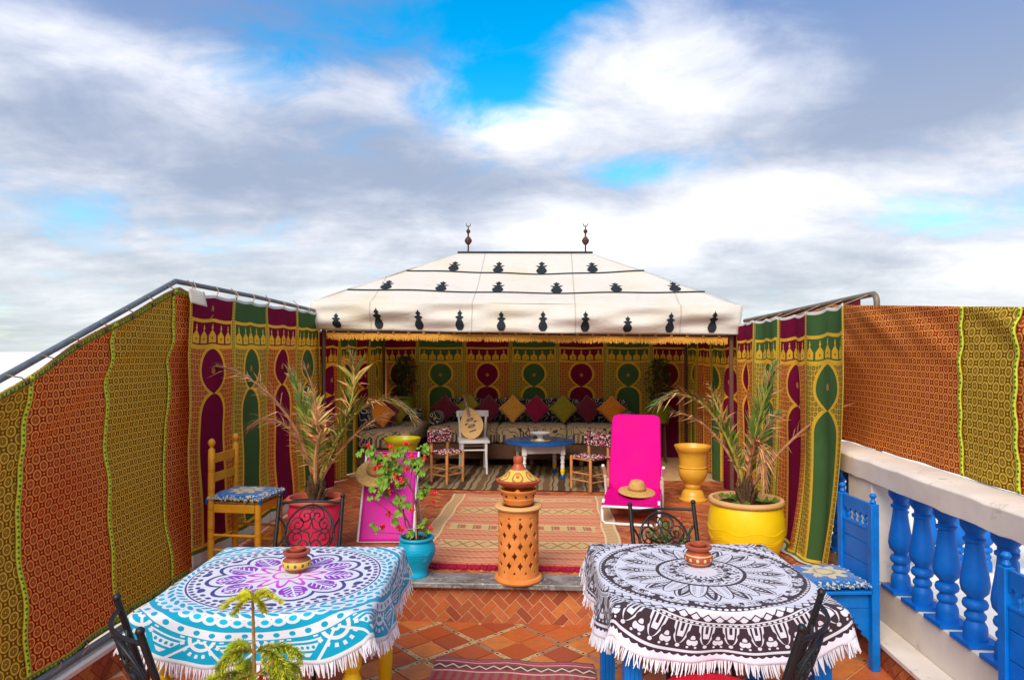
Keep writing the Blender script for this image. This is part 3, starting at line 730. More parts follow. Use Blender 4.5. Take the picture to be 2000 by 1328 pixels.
# raised floor
uf = tag(MB().box(-2.70, 2.10, YS + 0.155, 9.9, -0.13, UZ - 0.002).build('upper_floor', M['mortar'], smooth=False), 'raised terrace floor of herringbone brick tiles', 'floor', kind='structure')
hb = herring(-2.62, 1.97, YS + 0.158, 7.9, 0.055, 0.008)
hb = [h for h in hb if not (-0.95 < h[1][0] < 0.45 and 4.75 < h[1][1] < 6.85)]
def vis(h):
    x, y = h[1]; return y + (0 if (-1.75 < x < -0.8 or 0.1 < x < 1.2 or y < 4.7) else 3.0)
hb.sort(key=vis)
full = None; fb = MB()
for k, (poly, c) in enumerate(hb):
    z1 = UZ + random.uniform(0, 0.0012)
    if k < 285: MB().prism(poly, UZ - 0.0030, z1).build('brick', M['brick'], uf, smooth=False)
    else: fb.prism(poly, UZ - 0.0030, z1)
tag(fb.build('brick_field', M['brick'], uf, smooth=False, merge=False), kind='stuff')

# low kerb wall on the left, tiled below
kw = thing('kerb_wall', 'low cream kerb with brick tiles below it, along the foot of the printed tarpaulin', 'wall', (0, 0, 0))
MB().box(-2.74, -2.372, -1.8, YS + 0.2, 0.0, 0.150).build('core', M['mortar'], kw, smooth=False)
MB().box(-2.745, -2.352, -1.81, YS + 0.21, 0.150, 0.178).build('coping', M['cream'], kw, bevel=0.004)
for poly, c in herring(0.9, YS - 0.06, 0.007, 0.146, 0.052, 0.005):
    MB().prism(poly, -2.3735, -2.366 + random.uniform(0, .001), 'x').build('brick', M['brick'], kw, smooth=False)

# balustrade on the right
bal = thing('balustrade', 'cream balustrade with fat blue turned balusters beside the black and white table', 'balustrade', (0, 0, 0))
MB().box(1.955, 2.16, -1.7, 5.1, 0.0, 0.350).build('plinth', M['cream'], bal, bevel=0.006)
MB().box(1.810, 1.954, -1.7, YS - 0.004, 0.0, 0.120).build('ledge_core', M['mortar'], bal, smooth=False)
MB().box(1.792, 1.954, -1.7, YS - 0.060, 0.121, 0.146).build('ledge', M['cream'], bal, bevel=0.004)
for poly, c in herring(0.9, YS - 0.07, 0.007, 0.118, 0.052, 0.005):
    MB().prism(poly, 1.8035 - random.uniform(0, .001), 1.8115, 'x').build('brick', M['brick'], bal, smooth=False)
# rail with a slightly chipped, hand plastered edge
rl = MB()
ys = [-1.7 + 6.8*i/80 for i in range(81)]
sec = [(1.905, 0.960), (1.900, 1.075), (1.922, 1.092), (2.13, 1.094), (2.145, 1.075), (2.14, 0.960)]
vs = []; fs = []
for i, y in enumerate(ys):
    for k, (x, z) in enumerate(sec): vs.append((x + random.uniform(-.003, .003), y, z + random.uniform(-.004, .004) * (1 if k != 3 else .3)))
for i in range(80):
    for k in range(6): fs.append((i*6+k, i*6+(k+1) % 6, (i+1)*6+(k+1) % 6, (i+1)*6+k))
fs += [tuple(range(6)), tuple(480+k for k in range(5, -1, -1))]
rl.add(vs, fs); rl.build('rail', M['cream'], bal, bevel=0.004)
MB().box(1.925, 2.125, 4.27, 4.60, 0.351, 0.9585).build('pillar', M['cream'], bal, bevel=0.008)
BH = 0.606
bp = [(0.0001, 0.0), (.052, 0.0), (.052, .055), (.050, .075), (.040, .095), (.036, .10), (.046, .113), (.047, .127), (.036, .142), (.034, .150), (.052, .165), (.056, .180), (.050, .197), (.034, .205), (.036, .215), (.058, .240), (.064, .275), (.060, .315), (.049, .38), (.040, .45), (.038, .478), (.048, .484), (.049, .497), (.038, .504), (.037, .520), (.052, .540), (.060, .556), (.062, BH), (.0001, BH)]
bal_me = MB().lathe(bp, 28).mesh('baluster', M['blue_bal'], ang=50)
base_me = MB().box(-.078, .078, -.078, .078, 0, .022).mesh('baluster_base', M['blue_bal'], False)
def put_balusters(parent, pts, z, sc=1.0):
    for x, y in pts:
        o = link('baluster', bal_me, parent); o.location = (x, y, z + 0.012); o.rotation_euler = (0, 0, random.uniform(0, 6)); o.scale = (sc, sc, (0.9575 - .351 - .012)/BH)
        q = link('base', base_me, o); q.location = (0, 0, -0.0115); q.rotation_euler = (0, 0, -o.rotation_euler.z)
put_balusters(bal, [(2.02, 4.125 - 0.235*i) for i in range(11)] + [(2.02, 4.76), (2.02, 4.98)], 0.351)
# neighbouring terrace beyond
nt = tag(MB().box(2.31, 9.0, 0.5, 12.0, -6.0, -0.24).build('neighbour_terrace', M['white_wall'], smooth=False), 'white neighbouring roof terrace beyond the balustrade', 'terrace', kind='structure')
b2 = thing('far_balustrade', 'smaller looking blue balustrade on the neighbouring white terrace', 'balustrade', (0, 0, 0))
MB().box(2.4, 5.6, 6.10, 6.30, -0.239, -0.16).build('plinth', M['white_wall'], b2, bevel=0.006)
MB().box(2.4, 5.6, 6.08, 6.32, 0.46, 0.58).build('rail', M['white_wall'], b2, bevel=0.006)
for i in range(13):
    o = link('baluster', bal_me, b2); o.location = (2.60 + .23*i, 6.2, -0.159); o.scale = (1, 1, .617/BH)
wl = tag(MB().box(2.4, 8.8, 7.6, 7.8, -0.239, 0.86).build('parapet', M['white_wall'], bevel=0.01), 'plain white parapet wall behind the far blue balusters', 'wall')
wl = tag(MB().box(5.9, 6.1, 0.6, 7.55, -0.239, 0.70).build('parapet', M['white_wall'], bevel=0.01), 'plain white parapet wall running along the neighbouring terrace side', 'wall')

# ================================================================== WALL HANGINGS AND PIPES
def sheet_panel(parent, name, mat, fn, a0, a1, w, nu=26, nv=60, top=None, bot=None, vmax=1.86, thick=0.003):
    """one cloth panel: a along the wall, v metres down from the top"""
    ac = (a0 + a1)/2
    b = MB().grid(lambda s, t: fn(a0 + (a1 - a0)*s, t*vmax), nu, nv, uvfn=lambda s, t: ((s - .5)*w, t*vmax))
    return b.build(name, mat, parent, thick=thick, ang=80)
def hang(parent, seams, fn, first, vmax=1.86, w=0.66):
    k = first
    for a0, a1 in zip(seams[:-1], seams[1:]):
        sheet_panel(parent, 'panel', M['hayti_maroon' if k == 0 else 'hayti_green'], fn, a0, a1, w, vmax=vmax); k = 1 - k
# left, in the open: top follows the pipe, slight folds, foot pulled outwards
lh = thing('wall_hanging', 'maroon and green applique wall hanging with keyhole arches behind the ochre chair', 'wall hanging', (0, 0, 0))
def fl(y, v):
    top = 2.150 - 0.012*abs(sin((y - 4.45)*pi/0.31)) 
    z = top - v
    x = XL + 0.008*sin(y*5.2 + .6) + 0.004*sin(y*17 + v*2.0) + 0.05*max(0, v - 0.9)**2 + .006*sin(v*9 + y*3)
    zz = max(z, UZ + 0.012)
    if z < UZ + 0.012: x += (UZ + 0.012 - z)*0.9
    return (x, y, zz)
hang(lh, [4.44, 5.06, 5.69, 6.32, 7.02], fl, 0)
rh = thing('wall_hanging', 'rumpled maroon and green applique wall hanging with keyhole arches behind the big yellow pot', 'wall hanging', (0, 0, 0))
def fr(y, v):
    top = 2.030 - 0.016*abs(sin((y - 4.41)*pi/0.33)) + 0.03*max(0, 5.2 - y)
    z = top - v*1.0
    fold = 0.035*sin(y*9.0 + .4*sin(v*2.2)) + 0.012*sin(y*23 + v*1.4) 
    x = XR - .045 - fold*(0.45 + .3*v) - 0.10*max(0, v - 0.85)**2*(1 if y < 5.4 else .4)
    yy = y + 0.03*sin(v*2 + y*4) * min(v, 1) + 0.16*max(0, v - .5)*(5.6 - y)*0.28
    zz = max(z, UZ + 0.012) if y > 4.5 else max(z, UZ + .02)
    if z < UZ + 0.012: x -= (UZ + 0.012 - z)*0.7
    return (x, yy, zz)
hang(rh, [4.42, 5.06, 5.68, 6.34, 7.0], fr, 1, vmax=1.80)
# inside the tent: three lower sides
ih = thing('wall_hanging', 'shaded applique wall hanging lining the back of the tent behind the long banquette', 'wall hanging', (0, 0, 0))
def fbk(x, v):
    sag = 0.02*sin((x + 2.565)*pi/0.66)**2
    return (x, YB + 0.012*sin(x*9) + .01*sin(x*21 + v), max(1.97 - sag*min(1, v*2) - v, UZ + 0.012))
hang(ih, [-2.45, -1.924, -1.251, -0.598, 0.064, 0.728, 1.365, 1.87], fbk, 0, vmax=1.70)
il = thing('wall_hanging', 'shaded applique wall hanging on the tent side beside the short banquette', 'wall hanging', (0, 0, 0))
def fil(y, v): return (XL + .012 + 0.045*sin(y*14)*min(1, v + .2) , y, max(1.98 - .02*abs(sin(y*4.7)) - v, UZ + 0.012))
hang(il, [6.90, 7.62, 8.27, 8.92, 9.57], fil, 0, vmax=1.71)
ir = thing('wall_hanging', 'shaded applique wall hanging on the tent side behind the amber urn', 'wall hanging', (0, 0, 0))
def fir(y, v): return (XR - .012 - 0.05*sin(y*12)*min(1, v + .2), y, max(1.96 - .02*abs(sin(y*4.7)) - v, UZ + 0.012))
hang(ir, [7.04, 7.68, 8.32, 8.96, 9.57], fir, 0, vmax=1.69)
for o_, y_ in ((lh, 0), (rh, 0)): pass
# printed tarpaulins
def tarp(name, label, X_, bounds, ztop, zbot, mats, side, trim=True):
    t = thing(name, label, 'tarpaulin', (0, 0, 0))
    def P(y, s):
        cz = zbot(y) + (ztop(y) - zbot(y))*s; cr = (.013*sin(cz*17 - y*7 + 1.5*sin(y*3)) + .009*sin(cz*29 - y*16))*math.exp(-((1 - s)*3.2)**2)*sin(pi*min(1, (1 - s)*9 + .05)/2) + .008*sin(cz*11 + y*15)*math.exp(-(s*5)**2)
        z = zbot(y) + (ztop(y) - zbot(y))*s
        return (X_ + side*cr + side*((0.030*sin(y*2.3 + z*1.2) + 0.010*sin(y*6 + z*5) + .006*sin(z*13 + y*2))*(1 if side > 0 else .35) + (-0.06 if side > 0 else .01)*sin(pi*s)), y, z)
    for (a0, a1), mk in zip(zip(bounds[:-1], bounds[1:]), mats):
        n = max(8, int((a1 - a0)/0.035))
        MB().grid(lambda s, q: P(a0 + (a1-a0)*s, q), n, 54, uvfn=lambda s, q: (a0 + (a1-a0)*s, P(a0 + (a1-a0)*s, q)[2])).build('panel', M[mk], t, thick=0.003, ang=80)
    def ribbon(pts, wv, mat, nm):
        r = MB(); vs = []; uv = []; L = 0
        for i, p in enumerate(pts):
            if i: L += (Vector(p) - Vector(pts[i-1])).length
            for k in (-1, 1): vs.append((p[0] + side*-0.0, p[1] + wv[1]*k, p[2] + wv[2]*k)); uv.append((k, L))
        r.add([(v[0] + 0.006*(1 if side > 0 else -1), v[1], v[2]) for v in vs], [(2*i, 2*i+1, 2*i+3, 2*i+2) for i in range(len(pts)-1)], uvs=uv)
        r.build(nm, mat, t, thick=0.002)
    for a in bounds[1:-1]:
        ribbon([P(a + .006*sin(q*.5), q/60) for q in range(61)], (0, 0.017, 0), M['trim_lime'], 'seam_trim')
    if trim:
        for q0 in (0.985, 0.012):
            ribbon([P(bounds[0] + (bounds[-1] - bounds[0])*i/90, q0) for i in range(91)], (0, 0, 0.019), M['trim_green'], 'edge_trim')
    return t, P
lt_top = lambda y: 2.172 + (y - 4.36)*0.405 if y < 4.36 else 2.172 - (y - 4.36)*0.25
lt_bot = lambda y: 0.225 + (y - 4.36)*0.012
lt, LP = tarp('printed_tarpaulin', 'tall rosette printed tarpaulin in red and olive bands lashed to the sloping grey pipe', -2.455, [0.9, 1.72, 2.40, 3.05, 3.73, 4.335, 4.75], lt_top, lt_bot, ['print_olive', 'print_red', 'print_olive', 'print_red', 'print_olive', 'print_red'], 1)
rt_, RP = tarp('printed_tarpaulin', 'rosette printed tarpaulin in red and olive bands hanging above the cream balustrade rail', 2.115, [0.9, 1.75, 2.55, 3.237, 3.683, 5.60], lambda y: 1.953 + (y - 3.3)*0.072, lambda y: 1.102, ['print_olive', 'print_red', 'print_red', 'print_olive', 'print_red'], -1, False)
# pipes
lp = thing('pipe_rail', 'grey pipe frame rising then dropping along the left cloths', 'pipe', (0, 0, 0))
corner = (-2.47, 4.33, 2.205)
MB().tube([(-2.47, 0.8, lt_top(0.8) + .040), (-2.47, 3.0, lt_top(3.0) + .036), corner], 0.017, 12).build('sloping_pipe', M['pipe'], lp)
MB().tube([corner, (-2.46, 5.5, 2.196), (-2.46, 6.93, 2.165)], 0.017, 12).build('level_pipe', M['pipe'], lp)
MB().tube([(-2.40, 0.8, 0.200), (-2.40, 4.52, 0.208)], 0.020, 12).build('foot_pipe', M['pipe'], lp)
MB().tube([(-2.60, 4.335, 2.05), (-2.60, 4.335, 0.179)], 0.018, 10).build('upright', M['pipe'], lp)
MB().tube([(-2.60, 0.85, lt_top(.85)), (-2.60, .85, .179)], 0.018, 10).build('upright', M['pipe'], lp)
rp = thing('pipe_rail', 'tan bent pipe carrying the right wall hanging, turning down at its end', 'pipe', (0, 0, 0))
pts = [(1.93, 7.0, 2.05), (2.10, 5.6, 2.105), (2.18, 4.86, 2.135)] + [(2.19, 4.82 - .06*sin(a), 2.08 + .06*cos(a)) for a in (0.3, .8, 1.3, pi/2)] + [(2.20, 4.76, .36)]
MB().tube(pts, 0.020, 12).build('bent_pipe', M['pipe_tan'], rp)
# a plain maroon backing band tucked behind the right pipe
tag(MB().grid(lambda s, t: (2.165 - .205*s + .004*sin(s*20), 4.95 + 2.0*s, 2.125 - .075*s - 0.14*t), 40, 4).build('backing_strip', plain('maroon backing cloth', (0.19, 0.012, 0.02), 0.8), thick=0.003), 'narrow dull maroon cloth strip behind the tan pipe', 'cloth')
# lashings and eyelets
def lash(parent, p, q, r=0.0035):
    p = Vector(p); q = Vector(q); m = (p + q)/2 + Vector((0.02, 0.0, 0.005))
    MB().tube([p, m, q], r, 5).build('lashing', M['cord'], parent, smooth=True)
for i in range(15):
    y = 4.30 - .215*i
    if y < 1.0: break
    t = LP(y, 0.985)
    me = MB().tube(arc((0, 0), 0.010, 0, 2*pi, 10, 'xz')[:-1], 0.003, 6, closed=True).mesh('eyelet', M['grommet'])
    o = link('eyelet', me, lt); o.location = (t[0] + .011, t[1], t[2]); o.rotation_euler = (0, 0, pi/2)
    lash(lt, (t[0] + .012, t[1], t[2]), (-2.449, y - .085, lt_top(y - .085) + .050))
    e = LP(y, 0.012); o = link('eyelet', me, lt); o.location = (e[0] + .011, e[1], e[2]); o.rotation_euler = (0, 0, pi/2)
    lash(lt, (e[0] + .012, e[1], e[2]), (-2.378, y - .10, 0.215))
for i in range(8):
    y = 4.47 + .31*i; p = fl(y, .012); lash(lh, p, (-2.437, y + .02, 2.222 - .006*i))
    if i % 2 == 0: lash(lh, p, (-2.44, y - .05, 2.222))
for i in range(7):
    y = 4.80 + .33*i; p = fr(y, .012); lash(rh, p, (2.155 - .10*(y - 4.86), y + .03, 2.130 - .035*(y - 4.86)))
# folded corner flap with pale lining and loose cord
cf = tag(MB().grid(lambda s, t: (-2.425 + .05*s + .02*t, 4.40 + .12*s, 2.17 - .10*t - .02*s), 8, 8).build('corner_flap', M['canvas'], thick=0.004), 'folded pale canvas flap tied at the pipe corner', 'cloth')

# ================================================================== TENT
tn = thing('tent', 'white hipped canvas tent with black jug motifs, two crescent finials and a gold fringe', 'tent', (0, 0, 0))
EL, ER = (-2.507, 6.95, 2.262), (1.892, 6.95, 2.200)       # front eave corners
BL_, BR_ = (-2.507, 9.95, 2.262), (1.892, 9.95, 2.200)
RL, RR = (-1.145, 8.30, 2.945), (0.462, 8.30, 2.930)
def quadpt(A, B, C, D, s, t):
    A, B, C, D = map(Vector, (A, B, C, D)); return (A*(1-s) + B*s)*(1-t) + (D*(1-s) + C*s)*t
rfm = MB()
def roofface(A, B, C, D, nu=44, nv=18):
    nrm = (Vector(B) - Vector(A)).cross(Vector(D) - Vector(A)).normalized()
    def fn(s, t):
        p = quadpt(A, B, C, D, s, t); k = sin(pi*s)*sin(pi*t)
        return tuple(p - nrm*(0.045*k + 0.010*sin(s*23 + 2*t)*sin(pi*t)*(1 - t) + .006*sin(s*9 + t*14)*sin(pi*t)))
    rfm.grid(fn, nu, nv)
    return fn
front = roofface(EL, ER, RR, RL); roofface(ER, BR_, RR, RR, 20); roofface(BR_, BL_, RL, RR); roofface(BL_, EL, RL, RL, 20)
roof = rfm.build('roof', M['canvas'], tn, thick=0.004, ang=60)
def val(s, t):
    A = Vector(EL) + Vector((0.0, -0.012, 0.004)); B = Vector(ER) + Vector((0, -0.012, 0.004)); p = A*(1-s) + B*s
    gath = 0.0
    for cx_, wd in ((0.33, .10), (0.64, .12), (0.05, .08), (0.95, .08), (0.82, .1), (.49, .12)): gath += math.exp(-((s - cx_ - (t-.2)*.05*(1 if cx_ < .6 else -1))/wd*2.2)**2)
    d = 0.026*sin(s*9 + t*3) + 0.030*gath*t + 0.010*sin(s*31 + t*2)*t + 0.026*sin(s*17 - t*6)*sin(pi*t) + .016*sin(s*26 + t*9)*sin(pi*t)
    return (p.x + (s - .5)*-.08*t + 0.05*t*(1 if s < .02 else 0)*0, p.y - .03*sin(pi*t) - d, p.z - 0.292*t + 0.010*sin(s*12)*(1-t)*0 - .012*sin(pi*s)*(t))
vb = MB().grid(val, 120, 16); vb.build('valance', M['canvas'], tn, thick=0.004, ang=70)
MB().grid(lambda s, t: (EL[0] + .004 + .03*t + .01*sin(s*9), EL[1] + s*2.98, EL[2] - .29*t), 30, 6).build('valance', M['canvas'], tn, thick=.004)
MB().grid(lambda s, t: (ER[0] - .004 - .03*t + .01*sin(s*9), ER[1] + s*2.98, ER[2] - .29*t), 30, 6).build('valance', M['canvas'], tn, thick=.004)
MB().tube([(RL[0] - .02, RL[1], RL[2] + .006), (RR[0] + .02, RR[1], RR[2] + .006)], 0.016, 8).build('ridge_bar', M['black_cloth'], tn)
for tt in (0.21, 0.60):
    pts = []
    for i in range(61):
        s = 0.002 + .996*i/60; p = Vector(front(s, tt + .012*sin(s*3.1))); pts.append(p + Vector((0, -.006, .008)))
    r = MB(); vs = []
    for p in pts: vs += [tuple(p + Vector((0, -.009, -.006))), tuple(p + Vector((0, .009, .006)))]
    r.add(vs, [(2*i, 2*i+1, 2*i+3, 2*i+2) for i in range(60)]); r.build('black_line', M['black_cloth'], tn, thick=.003)
# jug motifs cut from black cloth
jug = [(-.042, .02), (-.052, .05), (-.040, .085), (-.024, .105), (-.058, .140), (-.018, .132), (-.012, .150), (-.030, .176), (-.006, .196), (0, .215), (.006, .196), (.030, .176), (.012, .150), (.018, .132), (.058, .140), (.024, .105), (.040, .085), (.052, .05), (.042, .02), (.022, 0), (-.022, 0)]
JW = [(0, .022), (.02, .042), (.05, .052), (.085, .040), (.105, .024), (.118, .030), (.138, .058), (.143, .018), (.152, .012), (.176, .030), (.196, .007), (.2151, .001)]
def jug_on(fn, s, t, ds, dt, wide=1.0, tall=1.0):
    O = Vector(fn(s, t)); U = (Vector(fn(s + ds, t)) - O).normalized(); V = (Vector(fn(s, t + dt)) - O).normalized(); N = U.cross(V).normalized()
    if N.y > 0: N = -N
    ls = (Vector(fn(s + ds, t)) - O).length/ds; lt_ = (Vector(fn(s, t + dt)) - O).length/dt
    if fn is front:
        vs = []
        for x, z in jug:
            t2 = t + z*tall/lt_; xl = EL[0] + (RL[0] - EL[0])*t2; xr = ER[0] + (RR[0] - ER[0])*t2; vs.append(Vector(fn((O.x + x*wide - xl)/(xr - xl), t2)) + N*.008)
    else:
        # follow the folds of the valance row by row
        rows = [i*.215/26 for i in range(27)]; b = MB(); vs = []
        for z in rows:
            for (z0, w0), (z1, w1) in zip(JW[:-1], JW[1:]):
                if z0 <= z <= z1 + 1e-9: hw = w0 + (w1 - w0)*(z - z0)/(z1 - z0)
            vs += [tuple(Vector(fn(s + q*hw*wide/ls, t + z*tall/lt_)) + Vector((0, -.007, 0))) for q in (-1, -.5, 0, .5, 1)]
        b.add(vs, [(r*5 + k, r*5 + k + 1, r*5 + k + 6, r*5 + k + 5) for r in range(26) for k in range(4)]); b.build('jug_motif', M['black_cloth'], tn, smooth=False, thick=.002); return
    b = MB(); b.add(vs, [tuple(range(len(jug)))]); b.build('jug_motif', M['black_cloth'], tn, smooth=False, thick=.002)
for s in (0.19, 0.385, 0.575, 0.795): jug_on(front, s, 0.625, .02, .05, 1.2, 1.5)
for s in (0.10, 0.26, 0.425, 0.595, 0.765, 0.93): jug_on(front, s, 0.235, .02, .05, 1.2, 1.5)
def vup(s, t): return val(s, 1 - t)
for i in range(10): jug_on(vup, 0.060 + .0975*i, 0.06, .01, .05, .88)
# finials
for P0 in ((-1.035, 8.30, RL[2] + .016), (0.395, 8.30, RR[2] + .016)):
    f = MB().lathe([(.0001, 0), (.010, 0), (.010, .085), (.022, .09), (.040, .118), (.046, .135), (.040, .152), (.022, .178), (.011, .185), (.010, .225), (.020, .232), (.027, .25), (.020, .268), (.008, .276), (.006, .312), (.0001, .312)], 16)
    o = f.build('finial', M['rust'], tn); o.location = P0
    pts = [(.026*cos(a), 0, .336 + .026*sin(a)) for a in [radians(130 + 280*i/14) for i in range(15)]]
    MB().tube(pts, [.0012 + .0055*sin(pi*i/14) for i in range(15)], 8).build('crescent', M['rust'], o)
# eave beam, fringe and rafter pegs
MB().tube([(-2.36, 7.02, 1.945), (1.76, 7.02, 1.890)], 0.018, 8).build('eave_bar', M['dark_wood'], tn)
fb_ = MB()
for i in range(560):
    s = i/559; x = -2.35 + 4.10*s; z = 1.928 - .055*s - .008*abs(sin(s*40)); L = 0.052 + random.uniform(-.012, .012); dx_ = random.uniform(-.004, .004)
    fb_.add([(x - .0045, 6.985, z), (x + .0045, 6.985, z), (x + .003 + dx_, 6.98 + random.uniform(-.006, .006), z - L), (x - .003 + dx_, 6.98, z - L)], [(0, 1, 2, 3)])
tag(fb_.build('gold_fringe', M['gold_fringe'], tn, smooth=False, thick=.003), kind='stuff')
MB().box(-2.36, 1.76, 6.988, 6.994, -.012, .006, M=Matrix.Translation((-.3, 0, 1.905)) @ Matrix.Rotation(0.0134, 4, 'Y') @ Matrix.Translation((.3, 0, 0))).build('fringe_braid', M['gold_fringe'], tn)
for i in range(26):
    x = -2.28 + .158*i; MB().box(x - .011, x + .011, 6.975, 7.06, 1.935 - .0134*(x + 2.3), 1.965 - .0134*(x + 2.3)).build('rafter_peg', M['pine_wood'], tn)
for x, y in ((-2.40, 7.03), (1.80, 7.03), (-2.38, 9.5), (1.82, 9.5)):
    MB().tube([(x, y, UZ), (x, y, 2.20)], 0.022, 10).build('pole', M['dark_wood'], tn)
MB().box(-2.46, 1.85, 9.66, 9.69, UZ, 2.2).build('back_screen', M['black_cloth'], tn)

# ================================================================== RUGS
def rug(name, label, mat, x0, x1, y0, y1, z, rz=0.0, th=0.008, wob=0.004, cat='rug', cu=None):
    cx, cy = (x0+x1)/2, (y0+y1)/2; w, h = x1-x0, y1-y0
    t = thing(name, label, cat, (cx, cy, z), rz)
    def f(s, q): return ((s-.5)*w + .006*sin(q*23), (q-.5)*h + .008*sin(s*17), th + wob*sin(s*13 + q*5)*sin(q*9 + 1))
    MB().grid(f, 60, 60, uvfn=lambda s, q: ((s-.5)*w, q*h)).build('weave', mat, t, thick=th*.8, off=-1)
    return t
kr = rug('kilim_rug', 'salmon flat woven kilim with banded borders and crimson fringe on the raised floor', M['kilim'], -1.03, 0.53, 4.66, 6.96, UZ + .004, radians(-.8))
fr_ = MB()
for i in range(420):
    x = -.78 + 1.56*i/419; L = random.uniform(.03, .065); a = random.uniform(-.5, .5); z = .006 + random.uniform(0, .012)
    fr_.add([(x-.004, -1.148, z), (x+.004, -1.148, z), (x+.005+L*sin(a)*.5, -1.15-L, .004), (x-.003+L*sin(a)*.5, -1.15-L, .004)], [(0, 1, 2, 3)])
tag(fr_.build('fringe', M['red_fringe'], kr, smooth=False, thick=.006), kind='stuff')
rug('striped_rug', 'brown and beige striped wool rug under the stools and oud chair', M['striped'], -1.55, 0.95, 7.22, 8.75, UZ + .002, radians(-1))
rug('runner_rug', 'dark red runner rug with zigzag stripe on the lower tiles', M['runner'], -0.68, 0.20, 2.35, 3.84, .0075, radians(-2)).children[0]
for o in bpy.data.objects:
    if o.name.startswith('weave') and o.parent and o.parent.name.startswith('runner'):
        for l in o.data.uv_layers['uv'].data: l.uv = (l.uv[0], (1.49 - l.uv[1]) % .62)

# ================================================================== TABLES WITH ROUND CLOTHS
def turned_leg_profile(h, r):
    return [(1e-4, 0), (r*.7, 0), (r*.75, .03*h), (r*.9, .05*h), (r*.62, .07*h), (r*.8, .12*h), (r*.98, .30*h), (r*1.0, .38*h), (r*.7, .44*h), (r*.68, .46*h), (r*.95, .48*h), (r*.95, .51*h), (r*.66, .53*h), (r*.8, .58*h), (r*1.02, .66*h), (r*.7, .70*h), (r*.98, .72*h), (r*1.05, .74*h), (r*1.05, h), (1e-4, h)]
def table(name, label, loc, rz, mat, square, h=.755, a=.422):
    t = thing(name, label, 'table', loc, rz)
    MB().box(-a, a, -a, a, h - .025, h).build('table_top', mat, t, bevel=.005)
    for s in (-1, 1):
        MB().box(-a + .07, a - .07, s*(a - .055) - .011, s*(a - .055) + .011, h - .115, h - .0255).build('apron', mat, t, bevel=.003)
        MB().box(s*(a - .055) - .011, s*(a - .055) + .011, -a + .07, a - .07, h - .115, h - .0255).build('apron', mat, t, bevel=.003)
    for sx in (-1, 1):
        for sy in (-1, 1):
            x, y = sx*(a - .055), sy*(a - .055)
            if square:
                l = MB().box(x - .034, x + .034, y - .034, y + .034, 0, h - .0255)
                for k in (-1, 0, 1): l.box(x + k*.017 - .005, x + k*.017 + .005, y - .0375, y + .0375, .03, h - .13)
                l.build('leg', mat, t, bevel=.003)
            else: MB().lathe(turned_leg_profile(h - .026, .036), 20, (x, y, 0)).build('leg', mat, t, ang=50)
    return t
def round_cloth(name, label, loc, rz, mat, zt, a=.430, R0=.618, r_in=.40, seed=1, urot=0.0):
    t = thing(name, label, 'tablecloth', loc, rz); rnd = random.Random(seed); ph = [rnd.uniform(0, 6) for _ in range(6)]
    rc = 0.022
    def RR_(th): return R0 + .085*sin(2*th)**2
    def pat(r, th): return r if r < r_in else r_in + (r - r_in)*(.75 - r_in)/(RR_(th) - r_in)
    def drape(r, th):
        x, y = r*cos(th), r*sin(th); qx, qy = max(-a, min(a, x)), max(-a, min(a, y)); ex, ey = x - qx, y - qy; e = math.hypot(ex, ey)
        cr = .0025*sin(x*9 + ph[0])*sin(y*11 + ph[1]) + .0012*sin(x*23 + y*17 + ph[2])
        if e < 1e-9: return Vector((x, y, zt + .004 + max(-.002, cr)))
        n = Vector((ex/e, ey/e, 0))
        # arc over the edge then hang, a little flared and wavy
        if e < rc*pi/2: o, d = rc*sin(e/rc), rc*(1 - cos(e/rc))
        else: o, d = rc, rc + (e - rc*pi/2)
        corner = min(abs(ex), abs(ey)) > 1e-6
        fl_ = (0.03 + .022*sin(th*8 + ph[3]) + .012*sin(th*19 + ph[4])) * max(0, d - .02)/.20
        o += fl_ + (.012 if corner else 0)*d/.1
        return Vector((qx, qy, 0)) + n*o + Vector((0, 0, zt + .004 - d))
    nr, na = 60, 240
    b = MB(); vs = []; uv = []; fs = []
    for i in range(nr + 1):
        for k in range(na + 1):
            th = 2*pi*k/na; r = max(1e-4, RR_(th)*(i/nr)**.9); q = pat(r, th); vs.append(tuple(drape(r, th))); uv.append((q*cos(th + urot), q*sin(th + urot)))
    for i in range(nr):
        for k in range(na): j = i*(na+1) + k; fs.append((j, j+1, j+na+2, j+na+1))
    b.add(vs, fs, uvs=uv); b.build('cloth', mat, t, thick=.002, off=1, ang=80)
    f = MB(); n = 640
    for k in range(n):
        th = 2*pi*k/n + rnd.uniform(-.002, .002); p = drape(RR_(th) - .002, th); p2 = drape(RR_(th) - .02, th); d = (p - p2).normalized(); d = (d + Vector((0, 0, -1.4))).normalized()
        L = rnd.uniform(.040, .056); tg = Vector((-sin(th), cos(th), 0))*.0024; w = Vector((rnd.uniform(-.012, .012), rnd.uniform(-.012, .012), 0))
        m = p + d*L*.5 + w*.4; e = p + d*L + w
        f.add([p - tg, p + tg, m + tg, m - tg, e + tg*.5, e - tg*.5], [(0, 1, 2, 3), (3, 2, 4, 5)])
    tag(f.build('fringe', M['fringe'], t, smooth=False, thick=.003), kind='stuff')
    return t
T1 = (-1.165, 2.945, .006); T2 = (0.655, 3.105, .006)
table('cafe_table', 'lemon yellow table with turned legs under the turquoise mandala cloth', T1, radians(4), M['lemon_wood'], False)
round_cloth('round_tablecloth', 'fringed round tablecloth with turquoise and purple mandala', T1, radians(4), M['mandala_teal'], .755, seed=3, urot=.3)
table('cafe_table', 'blue square legged table under the black and white mandala cloth', T2, radians(3), M['blue'], True)
round_cloth('round_tablecloth', 'fringed round tablecloth with black and white mandala', T2, radians(3), M['mandala_black'], .755, R0=.63, r_in=.44, seed=5, urot=.1)
